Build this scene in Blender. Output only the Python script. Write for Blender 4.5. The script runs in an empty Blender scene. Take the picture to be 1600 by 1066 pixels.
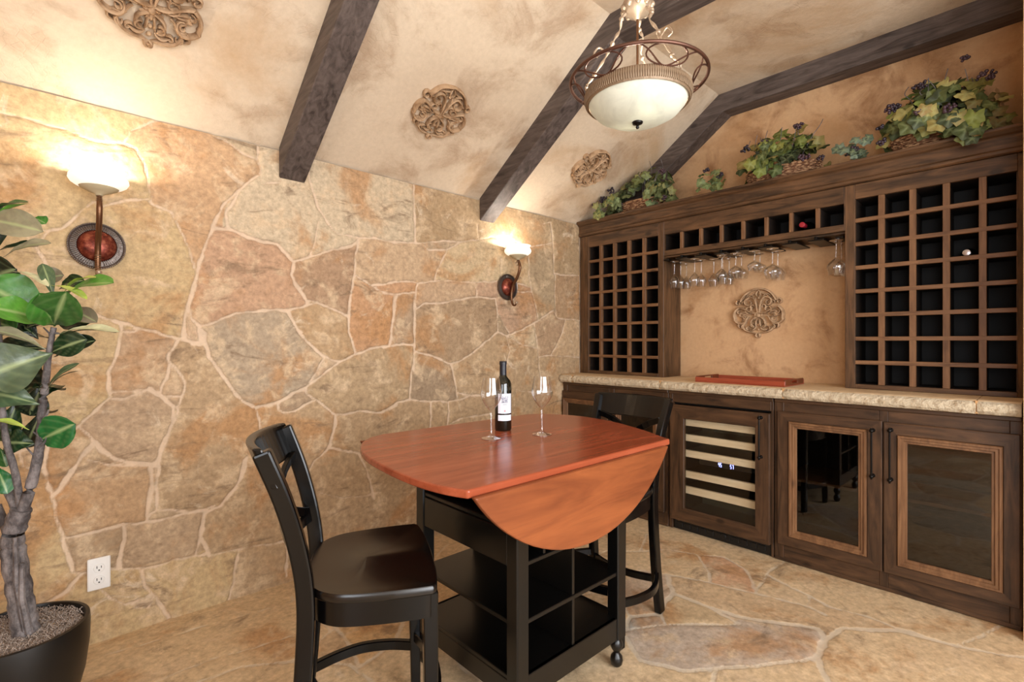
import bpy, bmesh, math, random
import numpy as np
from mathutils import Vector, Matrix
PI = math.pi
R0 = random.Random(7)
S = bpy.context.scene
COL = S.collection
V = Vector
DESAT = .20
def soft(c):
    g = .3*c[0]+.59*c[1]+.11*c[2]; return tuple((v+(g-v)*DESAT)*1.04*k for v, k in zip(c, (1.0, 1.02, 1.02)))
def srgb(c):
    f = lambda v: (v/255/12.92) if v/255 <= .04045 else ((v/255+.055)/1.055)**2.4
    return tuple(f(v) for v in c[:3])

# ------------------------------------------------------------------ camera
FPX = 784.0
CAM = V((-3.169, -2.597, 1.2))
HEAD = math.radians(47.04)
FW = V((math.cos(HEAD), math.sin(HEAD), 0)); RT = V((math.sin(HEAD), -math.cos(HEAD), 0))
cd = bpy.data.cameras.new('camera'); cam = bpy.data.objects.new('camera', cd); COL.objects.link(cam)
cam.location = CAM; cam.rotation_euler = (PI/2, 0, HEAD-PI/2)
cd.sensor_width = 36; cd.lens = 36*FPX/1600; cd.clip_start = .02; cd.shift_y = 1/1600
S.camera = cam
def at(px, py, d):          # point at forward distance d seen at a pixel (used to read positions off the survey)
    return CAM + d*(FW + RT*((px-800)/FPX) + V((0, 0, 1))*((534-py)/FPX))

# ------------------------------------------------------------------ light
S.view_settings.view_transform = 'Standard'; S.view_settings.look = 'None'
S.view_settings.gamma = 1; S.view_settings.use_curve_mapping = False
S.view_settings.exposure = 0.5
W = bpy.data.worlds.new('world'); S.world = W; W.use_nodes = True
W.node_tree.nodes['Background'].inputs[0].default_value = (.75, .85, 1, 1)
W.node_tree.nodes['Background'].inputs[1].default_value = .35
def area(name, loc, rot, sx, sy, power, col):
    l = bpy.data.lights.new(name, 'AREA'); l.shape = 'RECTANGLE'; l.size = sx; l.size_y = sy; l.energy = power; l.color = col
    o = bpy.data.objects.new(name, l); COL.objects.link(o); o.location = loc; o.rotation_euler = rot; return o
def point(name, loc, power, col, r=.02):
    l = bpy.data.lights.new(name, 'POINT'); l.energy = power; l.color = col; l.shadow_soft_size = r
    o = bpy.data.objects.new(name, l); COL.objects.link(o); o.location = loc; return o
area('front_opening_fill', (-2.4, -4.36, 1.45), (-PI/2, 0, PI), 2.6, 1.7, 112, (.96, .98, 1))  # added daylight fill behind the camera, placed to brighten the stone wall
area('left_opening_fill', (-5.16, -3.55, 1.45), (PI/2, 0, -PI/2), 1.3, 1.6, 40, (.90, .95, 1))  # second added fill, at an unseen opening in the left wall
WARM = (1, .95, .89)

# ------------------------------------------------------------------ materials
M = {}
class NT:
    def __init__(s, name):
        s.m = bpy.data.materials.new(name); s.m.use_nodes = True; s.t = s.m.node_tree
        s.b = s.t.nodes['Principled BSDF']; s.out = s.t.nodes['Material Output']; M[name] = s.m
        s.tc = s.n('ShaderNodeTexCoord')
    def n(s, k, **kw):
        o = s.t.nodes.new(k)
        for a, v in kw.items(): setattr(o, a, v)
        return o
    def l(s, a, b): s.t.links.new(a, b)
    def setv(s, **kw):
        for k, v in kw.items():
            i = s.b.inputs[k.replace('_', ' ')]
            i.default_value = (*v, 1) if isinstance(v, tuple) and len(v) == 3 else v
    def noise(s, scale, stretch=(1, 1, 1), detail=5, rough=.55, dist=0, vec=None, off=(0, 0, 0)):
        mp = s.n('ShaderNodeMapping'); mp.inputs['Scale'].default_value = stretch; mp.inputs['Location'].default_value = off
        s.l(vec or s.tc.outputs['Object'], mp.inputs[0])
        n = s.n('ShaderNodeTexNoise'); n.inputs['Scale'].default_value = scale; n.inputs['Detail'].default_value = detail
        n.inputs['Roughness'].default_value = rough; n.inputs['Distortion'].default_value = dist
        s.l(mp.outputs[0], n.inputs['Vector']); return n.outputs['Fac']
    def ramp(s, fac, *stops):
        r = s.n('ShaderNodeValToRGB'); e = r.color_ramp.elements
        while len(e) < len(stops): e.new(.5)
        for el, (p, c) in zip(e, stops): el.position = p; el.color = (*c, 1) if len(c) == 3 else c
        s.l(fac, r.inputs[0]); return r.outputs[0]
    def mix(s, fac, a, b, mode='MIX'):
        m = s.n('ShaderNodeMix', data_type='RGBA', blend_type=mode); 
        for i, v in ((0, fac), (6, a), (7, b)):
            if isinstance(v, (int, float)): m.inputs[i].default_value = v
            elif isinstance(v, tuple): m.inputs[i].default_value = (*v, 1) if len(v) == 3 else v
            else: s.l(v, m.inputs[i])
        return m.outputs[2]
    def math(s, op, a, b=0.0, clamp=False):
        m = s.n('ShaderNodeMath', operation=op, use_clamp=clamp)
        for i, v in ((0, a), (1, b)):
            if isinstance(v, (int, float)): m.inputs[i].default_value = v
            else: s.l(v, m.inputs[i])
        return m.outputs[0]
    def rng(s, v, a, b, c=0.0, d=1.0, smooth=True):
        m = s.n('ShaderNodeMapRange', interpolation_type='SMOOTHSTEP' if smooth else 'LINEAR'); s.l(v, m.inputs[0])
        for i, x in zip((1, 2, 3, 4), (a, b, c, d)): m.inputs[i].default_value = x
        return m.outputs[0]
    def bump(s, h, strength=.3, dist=.01):
        b = s.n('ShaderNodeBump'); b.inputs['Strength'].default_value = strength; b.inputs['Distance'].default_value = dist
        s.l(h, b.inputs['Height']); s.l(b.outputs[0], s.b.inputs['Normal'])
    def col(s, c): s.l(c, s.b.inputs['Base Color'])
def plain(name, c, rough=.5, metal=0.0, spec=None, bump=None):
    t = NT(name); t.setv(Base_Color=srgb(c), Roughness=rough, Metallic=metal)
    v = t.noise(14, detail=3); t.col(t.mix(v, tuple(x*.9 for x in srgb(c)), tuple(min(1, x*1.1) for x in srgb(c))))
    if spec is not None: t.setv(Specular_IOR_Level=spec)
    if bump: t.bump(t.noise(bump[0], detail=4), bump[1], .003)
    return t
def attr(t, name, kind='Fac'):
    a = t.n('ShaderNodeAttribute', attribute_name=name); return a.outputs[kind]

def stone_mat(name, mortar, rough, patch=1.0, gain=1.0, mj=1.0, bs=.6):
    t = NT(name)
    tint = attr(t, 'tint', 'Color'); j = attr(t, 'joint')
    big = t.noise(2.3, detail=6, rough=.62, dist=.6); med = t.noise(7, detail=8, rough=.66, dist=.5, off=(3, 1, 2)); fine = t.noise(38, detail=6, rough=.7)
    ven = t.noise(3.2, (1, 1, 3.2), detail=8, rough=.7, dist=1.2, off=(7, 7, 7))
    c = t.mix(t.math('MULTIPLY', t.rng(big, .50, .64), .74*patch), tint, srgb((178, 134, 90)))
    c = t.mix(t.math('MULTIPLY', t.rng(med, .50, .64), .74*patch), c, srgb((208, 184, 152)))
    c = t.mix(t.math('MULTIPLY', t.rng(ven, .54, .68), .72*patch), c, srgb((128, 106, 84)))
    c = t.mix(t.math('MULTIPLY', t.rng(t.noise(5.1, detail=7, rough=.7, dist=1, off=(1, 9, 4)), .60, .70), .55*patch), c, srgb((222, 206, 182)))
    c = t.mix(t.rng(fine, .3, .7, 0, 1, False), t.mix(1.0, c, (.70, .67, .64), 'MULTIPLY'), t.mix(1.0, c, (1.25, 1.24, 1.22), 'MULTIPLY'))
    pit = t.rng(t.noise(70, detail=4, rough=.8, off=(4, 4, 4)), .66, .74)
    c = t.mix(t.math('MULTIPLY', pit, .45), c, srgb((96, 66, 42)))
    jj = t.math('ADD', j, t.math('MULTIPLY', t.math('SUBTRACT', t.noise(16, detail=6, rough=.65), .5), .026))
    m = t.rng(jj, -.003, .0055)
    mc = t.mix(.22, t.mix(t.rng(t.noise(9, detail=6, rough=.7), .35, .7), mortar, tuple(x*.78 for x in mortar)), c)
    c = t.mix(m, mc, c) if mj == 1 else t.mix(t.math('SUBTRACT', 1.0, t.math('MULTIPLY', t.math('SUBTRACT', 1.0, m), mj)), mc, c)
    if gain != 1: c = t.mix(1.0, c, (gain, gain, gain), 'MULTIPLY')
    t.col(c); t.setv(Roughness=rough, Specular_IOR_Level=.3)
    h = t.math('ADD', t.math('MULTIPLY', m, .5), t.math('ADD', t.math('MULTIPLY', med, .9), t.math('MULTIPLY', fine, .28)))
    t.bump(h, bs, .012); return t
stone_mat('flagstone_wall', srgb((230, 204, 176)), .82, 1.0)
stone_mat('flagstone_floor', srgb((222, 208, 186)), .40, 1.0, 1.0, .8, .25)

def plaster(name, light, mid, dark, sc=1.0, dk=.5):
    t = NT(name)
    a = t.noise(1.1*sc, detail=7, rough=.6, dist=.8); b = t.noise(3.1*sc, detail=7, rough=.62, dist=.5, off=(5, 2, 1)); f = t.noise(45, detail=6, rough=.7)
    c = t.ramp(a, (.36, srgb(mid)), (.50, srgb(light)), (.66, srgb(light)), (.78, srgb(dark)))
    c = t.mix(t.math('MULTIPLY', t.rng(b, .48, .70), dk), c, srgb(dark))
    c = t.mix(t.rng(f, .3, .75, 0, 1, False), t.mix(1.0, c, (.93, .92, .90), 'MULTIPLY'), t.mix(1.0, c, (1.06, 1.06, 1.06), 'MULTIPLY'))
    t.col(c); t.setv(Roughness=.75, Specular_IOR_Level=.25)
    cr = t.n('ShaderNodeTexVoronoi', feature='DISTANCE_TO_EDGE'); cr.inputs['Scale'].default_value = 30
    t.l(t.tc.outputs['Object'], cr.inputs['Vector'])
    crk = t.math('MULTIPLY', t.rng(cr.outputs['Distance'], 0, .07, -1, 0), t.rng(b, .45, .62, 0, .25))
    t.bump(t.math('ADD', t.math('ADD', t.math('MULTIPLY', f, .4), t.math('MULTIPLY', b, 1.2)), crk), .35, .012); return t
plaster('ceiling_plaster', (212, 194, 170), (196, 168, 136), (160, 128, 98), 1.0, .6)
plaster('wall_plaster', (204, 166, 126), (186, 144, 102), (146, 104, 68), 1.3, .8)

def wood(name, dark, light, axis, rough=.45, scale=1.0, knots=True, var=1.0):
    t = NT(name)
    st = {'x': (.12, 1, 1), 'y': (1, .12, 1), 'z': (1, 1, .12)}[axis]
    g = t.noise(26*scale, st, detail=7, rough=.6, dist=1.2); g2 = t.noise(95*scale, tuple(v if v == 1 else v*.5 for v in st), detail=4); p = t.noise(3.4, detail=4, rough=.6)
    c = t.ramp(t.math('ADD', t.math('MULTIPLY', g, .7), t.math('MULTIPLY', p, .3*var)), (.36, srgb(dark)), (.64, srgb(light)))
    c = t.mix(t.math('MULTIPLY', t.rng(g2, .55, .75), .35), c, tuple(v*.45 for v in srgb(dark)))
    if knots:
        vo = t.n('ShaderNodeTexVoronoi'); vo.inputs['Scale'].default_value = 6.5
        mp = t.n('ShaderNodeMapping'); mp.inputs['Scale'].default_value = tuple(.55 if v != 1 else 1 for v in st)
        t.l(t.tc.outputs['Object'], mp.inputs[0]); t.l(mp.outputs[0], vo.inputs['Vector'])
        c = t.mix(t.math('MULTIPLY', t.rng(vo.outputs['Distance'], .13, .05), .7), c, tuple(v*.3 for v in srgb(dark)))
    t.col(c); t.setv(Roughness=rough, Specular_IOR_Level=.4)
    t.bump(g, .12, .004); return t
DK, LT = (50, 34, 21), (108, 77, 51)
for ax in 'xyz': wood('alder_'+ax, DK, LT, ax)
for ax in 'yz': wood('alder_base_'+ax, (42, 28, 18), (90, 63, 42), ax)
for ax in 'yz': wood('alder_edge_'+ax, (92, 62, 40), (134, 97, 66), ax)
wood('cubby_shade_wood', (22, 15, 11), (40, 28, 20), 'x', .6)  # shade inside the cubbies is put into this dark wood tone
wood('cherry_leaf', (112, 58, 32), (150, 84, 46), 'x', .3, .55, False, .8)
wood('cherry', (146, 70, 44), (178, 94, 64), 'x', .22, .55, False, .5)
wood('cherry_edge', (84, 40, 20), (120, 60, 32), 'x', .4, 1, False)
wood('beam_wood_y', (54, 44, 40), (104, 92, 86), 'y', .6, 1.1, True)
wood('maple', (222, 198, 168), (242, 224, 198), 'y', .5, .8, False)
wood('tray_wood', (140, 62, 40), (172, 88, 62), 'y', .3, .8, False, .5)
t = plain('black_paint', (6, 5, 5), .2); t.setv(Specular_IOR_Level=.38)
t = plain('black_seat', (13, 9, 7), .27); t.setv(Specular_IOR_Level=.6)
plain('table_black', (9, 8, 7), .3)
plain('black_metal', (20, 17, 15), .38, .6)
plain('back_shade', (16, 12, 10), .7)  # near-black carries the shade at the back of the racks
plain('cooler_black', (10, 11, 13), .4)
plain('cooler_inside', (84, 78, 62), .6)
plain('white_plastic', (236, 234, 230), .35)
plain('socket_dark', (60, 58, 55), .5)
plain('bronze', (118, 84, 60), .38, .85, bump=(60, .3))
plain('bronze_pale', (176, 156, 134), .42, .6, bump=(40, .4))
plain('pewter', (104, 94, 88), .35, .8, bump=(80, .4))
plain('ring_bronze', (104, 74, 62), .42, .8)
t = plain('copper_plate', (124, 62, 44), .36, .7); v = t.noise(45, detail=5, rough=.7); t.col(t.ramp(v, (.3, srgb((70, 30, 24))), (.5, srgb((128, 60, 46))), (.72, srgb((190, 120, 92)))))
t = plain('band_bronze', (134, 112, 88), .5, .3); t.bump(t.noise(60, (1, 1, .02), detail=2), .8, .004)
t = plain('carved_tan', (186, 150, 112), .8, bump=(60, .5))
t.col(t.mix(t.rng(t.noise(24, detail=5), .4, .7), srgb((186, 154, 120)), srgb((140, 108, 76))))
t = plain('counter_stone', (222, 194, 156), .6)
t.col(t.mix(t.rng(t.noise(5, detail=8, rough=.7), .4, .7), srgb((226, 200, 162)), srgb((204, 168, 124)))); t.bump(t.noise(28, detail=8, rough=.7), .5, .01)
t = plain('counter_chisel', (214, 196, 166), .9)
t.col(t.mix(t.rng(t.noise(30, detail=8, rough=.7), .5, .68), srgb((226, 208, 178)), srgb((186, 162, 130)))); t.bump(t.noise(60, detail=8, rough=.7), 1.0, .02)
plain('counter_grout', (190, 146, 98), .9)
plain('pot_black', (13, 12, 11), .38)
t = plain('moss', (176, 160, 146), .95); t.col(t.ramp(t.noise(90, (1, 3, 1), detail=5, rough=.8, dist=2), (.35, srgb((96, 82, 72))), (.55, srgb((190, 172, 158))), (.7, srgb((224, 210, 198))))); t.bump(t.noise(120, detail=4), 1, .01)
t = plain('bark', (98, 92, 92), .8); t.col(t.mix(t.rng(t.noise(30, (1, 1, .5), detail=6, rough=.7), .35, .7), srgb((66, 60, 60)), srgb((134, 126, 124)))); t.bump(t.noise(40, (1, 1, 1.5), detail=6), .8, .008)
def leafmat(name, rough):
    t = NT(name); c = attr(t, 'tint', 'Color')
    c = t.mix(t.rng(t.noise(30, detail=4), .35, .7), t.mix(1.0, c, (.8, .8, .8), 'MULTIPLY'), t.mix(1.0, c, (1.12, 1.12, 1.1), 'MULTIPLY'))
    v = attr(t, 'vein'); c = t.mix(t.math('MULTIPLY', v, .55), c, srgb((176, 190, 132)))
    t.col(c); t.setv(Roughness=rough); t.b.inputs['Subsurface Weight'].default_value = 0
    t.bump(t.noise(60, detail=3), .2, .004)
leafmat('fig_leaf', .34); leafmat('vine_leaf', .6)
t = NT('grape_skin'); t.col(t.ramp(t.noise(9, detail=3), (.4, srgb((34, 24, 34))), (.6, srgb((66, 44, 52))))); t.setv(Roughness=.45)
t = plain('wicker', (150, 108, 76), .7); t.col(t.mix(t.rng(t.noise(40, (1, 1, 3), detail=3), .45, .6), srgb((110, 70, 44)), srgb((186, 146, 108))))
def glass(name, col=(1, 1, 1), rough=0.0, ior=1.45):
    t = NT(name); t.setv(Base_Color=col, Roughness=rough, IOR=ior, Transmission_Weight=1.0); return t
def thin_glass(name, tint, refl):      # clear sheet: see-through plus mirror reflection (no refraction, so light passes)
    t = NT(name); t.t.nodes.remove(t.b)
    tr = t.n('ShaderNodeBsdfTransparent'); tr.inputs[0].default_value = (*tint, 1)
    gl = t.n('ShaderNodeBsdfGlossy'); gl.inputs['Roughness'].default_value = .02; gl.inputs[0].default_value = (1, 1, 1, 1)
    lw = t.n('ShaderNodeLayerWeight'); lw.inputs[0].default_value = .5
    fr = t.math('ADD', t.math('MULTIPLY', t.math('POWER', lw.outputs['Facing'], 3.0), refl[1]), refl[0], True)
    mx = t.n('ShaderNodeMixShader'); t.l(fr, mx.inputs[0]); t.l(tr.outputs[0], mx.inputs[1]); t.l(gl.outputs[0], mx.inputs[2]); t.l(mx.outputs[0], t.out.inputs[0]); return t
thin_glass('stem_glass', (.975, .98, .985), (.06, .85)); thin_glass('foot_glass', (.93, .94, .95), (.13, 1.0)); thin_glass('cabinet_glass', (.55, .53, .50), (.06, .5)); thin_glass('cooler_glass', (.93, .93, .90), (.03, .4))
glass('crystal', (1, 1, 1))
t = NT('bottle_glass'); t.setv(Base_Color=(.004, .006, .004), Roughness=.05, Specular_IOR_Level=.8)
plain('bottle_capsule', (22, 24, 34), .4)
plain('red_capsule', (150, 30, 44), .35)
plain('silver_capsule', (190, 186, 190), .3, .9)
plain('paper', (226, 226, 236), .6); plain('print_grey', (120, 124, 140), .7); plain('print_red', (176, 50, 46), .6)
def lampglass(name, c, e, tr=.5):
    t = NT(name); t.t.nodes.remove(t.b)
    v = t.noise(9, detail=6, rough=.6, dist=1.5); cc = t.ramp(v, (.3, tuple(x*.84 for x in srgb(c))), (.6, srgb(c)))
    d = t.n('ShaderNodeBsdfDiffuse'); l = t.n('ShaderNodeBsdfTranslucent'); t.l(cc, d.inputs[0]); t.l(cc, l.inputs[0])
    mx = t.n('ShaderNodeMixShader'); mx.inputs[0].default_value = tr; t.l(d.outputs[0], mx.inputs[1]); t.l(l.outputs[0], mx.inputs[2])
    em = t.n('ShaderNodeEmission'); t.l(cc, em.inputs[0]); em.inputs[1].default_value = e
    ad = t.n('ShaderNodeAddShader'); t.l(mx.outputs[0], ad.inputs[0]); t.l(em.outputs[0], ad.inputs[1]); t.l(ad.outputs[0], t.out.inputs[0])
lampglass('alabaster', (255, 248, 236), .38, .06); lampglass('pendant_glass', (214, 216, 202), .10, .12)
lampglass('bowl_cap', (196, 182, 150), .0, .02)
t = NT('led_blue'); t.setv(Base_Color=(.1, .15, 1), Emission_Color=(.35, .4, 1), Emission_Strength=5.0)

# ------------------------------------------------------------------ mesh helpers
OFF = {}
def T(o, label=None, cat=None, group=None, kind=None):
    for k, v in (('label', label), ('category', cat), ('group', group), ('kind', kind)):
        if v: o[k] = v
    return o
def thing(name, label, cat, loc=(0, 0, 0), group=None):
    o = bpy.data.objects.new(name, None); COL.objects.link(o); o.location = loc; o.empty_display_size = .05
    OFF[o.name] = V(loc); return T(o, label, cat, group)
class MB:
    def __init__(s): s.v = []; s.f = []; s.mi = []; s.cur = 0
    def add(s, vs, fs):
        b = len(s.v); s.v += [tuple(v) for v in vs]; s.f += [tuple(b+i for i in f) for f in fs]; s.mi += [s.cur]*len(fs); return s
    def box(s, x0, x1, y0, y1, z0, z1):
        if x0 > x1: x0, x1 = x1, x0
        if y0 > y1: y0, y1 = y1, y0
        if z0 > z1: z0, z1 = z1, z0
        return s.add([(x0, y0, z0), (x1, y0, z0), (x1, y1, z0), (x0, y1, z0), (x0, y0, z1), (x1, y0, z1), (x1, y1, z1), (x0, y1, z1)],
                     [(3, 2, 1, 0), (4, 5, 6, 7), (0, 1, 5, 4), (1, 2, 6, 5), (2, 3, 7, 6), (3, 0, 4, 7)])
    def prism(s, pts, fn, a, b):       # closed 2-D outline extruded between a and b, fn(u, v, w) -> xyz
        n = len(pts); vs = [fn(u, v, a) for u, v in pts]+[fn(u, v, b) for u, v in pts]
        return s.add(vs, [tuple(range(n))[::-1], tuple(range(n, 2*n))]+[(i, (i+1) % n, n+(i+1) % n, n+i) for i in range(n)])
    def lathe(s, prof, c=(0, 0, 0), n=24, sx=1, sy=1, ax='z'):
        vs = []
        for r, z in prof:
            for i in range(n):
                a = 2*PI*i/n; p = (r*math.cos(a)*sx, r*math.sin(a)*sy, z)
                if ax == 'x': p = (p[2], p[0], p[1])
                if ax == 'y': p = (p[0], p[2], p[1])
                vs.append((c[0]+p[0], c[1]+p[1], c[2]+p[2]))
        fs = [(k*n+i, k*n+(i+1) % n, (k+1)*n+(i+1) % n, (k+1)*n+i) for k in range(len(prof)-1) for i in range(n)]
        return s.add(vs, fs)
    def tube(s, path, rad, n=8, flat=None, up=(0, 0, 1), caps=True):   # flat=(a, b): elliptic / boxy section half sizes
        path = [V(p) for p in path]; k = len(path); vs = []
        if not hasattr(rad, '__len__'): rad = [rad]*k
        for i, p in enumerate(path):
            d = (path[min(i+1, k-1)]-path[max(i-1, 0)]).normalized(); u = V(up)
            if abs(d.dot(u)) > .97: u = V((1, 0, 0))
            sd = d.cross(u).normalized(); uu = sd.cross(d)
            for j in range(n):
                a = 2*PI*(j+.5)/n; ca, sa = math.cos(a), math.sin(a)
                if flat: 
                    if n == 4: ca, sa = (1 if ca > 0 else -1), (1 if sa > 0 else -1)
                    q = sd*ca*flat[0]*rad[i]+uu*sa*flat[1]*rad[i]
                else: q = (sd*ca+uu*sa)*rad[i]
                vs.append(p+q)
        fs = [(a*n+j, a*n+(j+1) % n, (a+1)*n+(j+1) % n, (a+1)*n+j) for a in range(k-1) for j in range(n)]
        if caps: fs += [tuple(range(n))[::-1], tuple((k-1)*n+j for j in range(n))]
        return s.add(vs, fs)
    def ball(s, c, r, n=10, m=6, sz=1):
        return s.lathe([(max(1e-4, r*math.sin(PI*i/m)), -r*math.cos(PI*i/m)*sz) for i in range(m+1)], c, n)
    def build(s, name, mat, parent=None, smooth=False, bevel=0, label=None, seg=1):
        off = OFF.get(parent.name, V((0, 0, 0))) if parent else V((0, 0, 0))
        me = bpy.data.meshes.new(name); me.from_pydata([tuple(V(v)-off) for v in s.v], [], s.f)
        mats = mat if isinstance(mat, (list, tuple)) else [mat]
        for m in mats: me.materials.append(M[m])
        if len(mats) > 1: me.polygons.foreach_set('material_index', s.mi)
        bm = bmesh.new(); bm.from_mesh(me); bmesh.ops.recalc_face_normals(bm, faces=bm.faces); bm.to_mesh(me); bm.free()
        if smooth:
            me.polygons.foreach_set('use_smooth', [True]*len(me.polygons))
            try: me.set_sharp_from_angle(angle=math.radians(40))
            except Exception: pass
        me.update(); o = bpy.data.objects.new(name, me); COL.objects.link(o)
        if parent: o.parent = parent; OFF[o.name] = off
        if bevel:
            b = o.modifiers.new('bevel', 'BEVEL'); b.width = bevel; b.segments = seg; b.limit_method = 'ANGLE'; b.angle_limit = math.radians(40)
        if label: o['label'] = label
        return o
def boxes(name, mat, parent, lst, bevel=.0015, label=None):
    r = None
    for b in lst:
        o = MB().box(*b).build(name, mat, parent, bevel=bevel, label=label); r = r or o
    return r
def copy_tree(o, parent=None):
    c = o.copy(); COL.objects.link(c)
    if parent: c.parent = parent
    for ch in list(o.children): copy_tree(ch, c)
    return c
def cr(pts, per=6):                 # Catmull-Rom through points
    pts = [V(p) for p in pts]; out = []
    for i in range(len(pts)-1):
        p0 = pts[max(i-1, 0)]; p1 = pts[i]; p2 = pts[i+1]; p3 = pts[min(i+2, len(pts)-1)]
        for j in range(per):
            t = j/per; out.append(.5*((2*p1)+(p2-p0)*t+(2*p0-5*p1+4*p2-p3)*t*t+(3*p1-p0-3*p2+p3)*t**3))
    out.append(pts[-1]); return out
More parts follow.
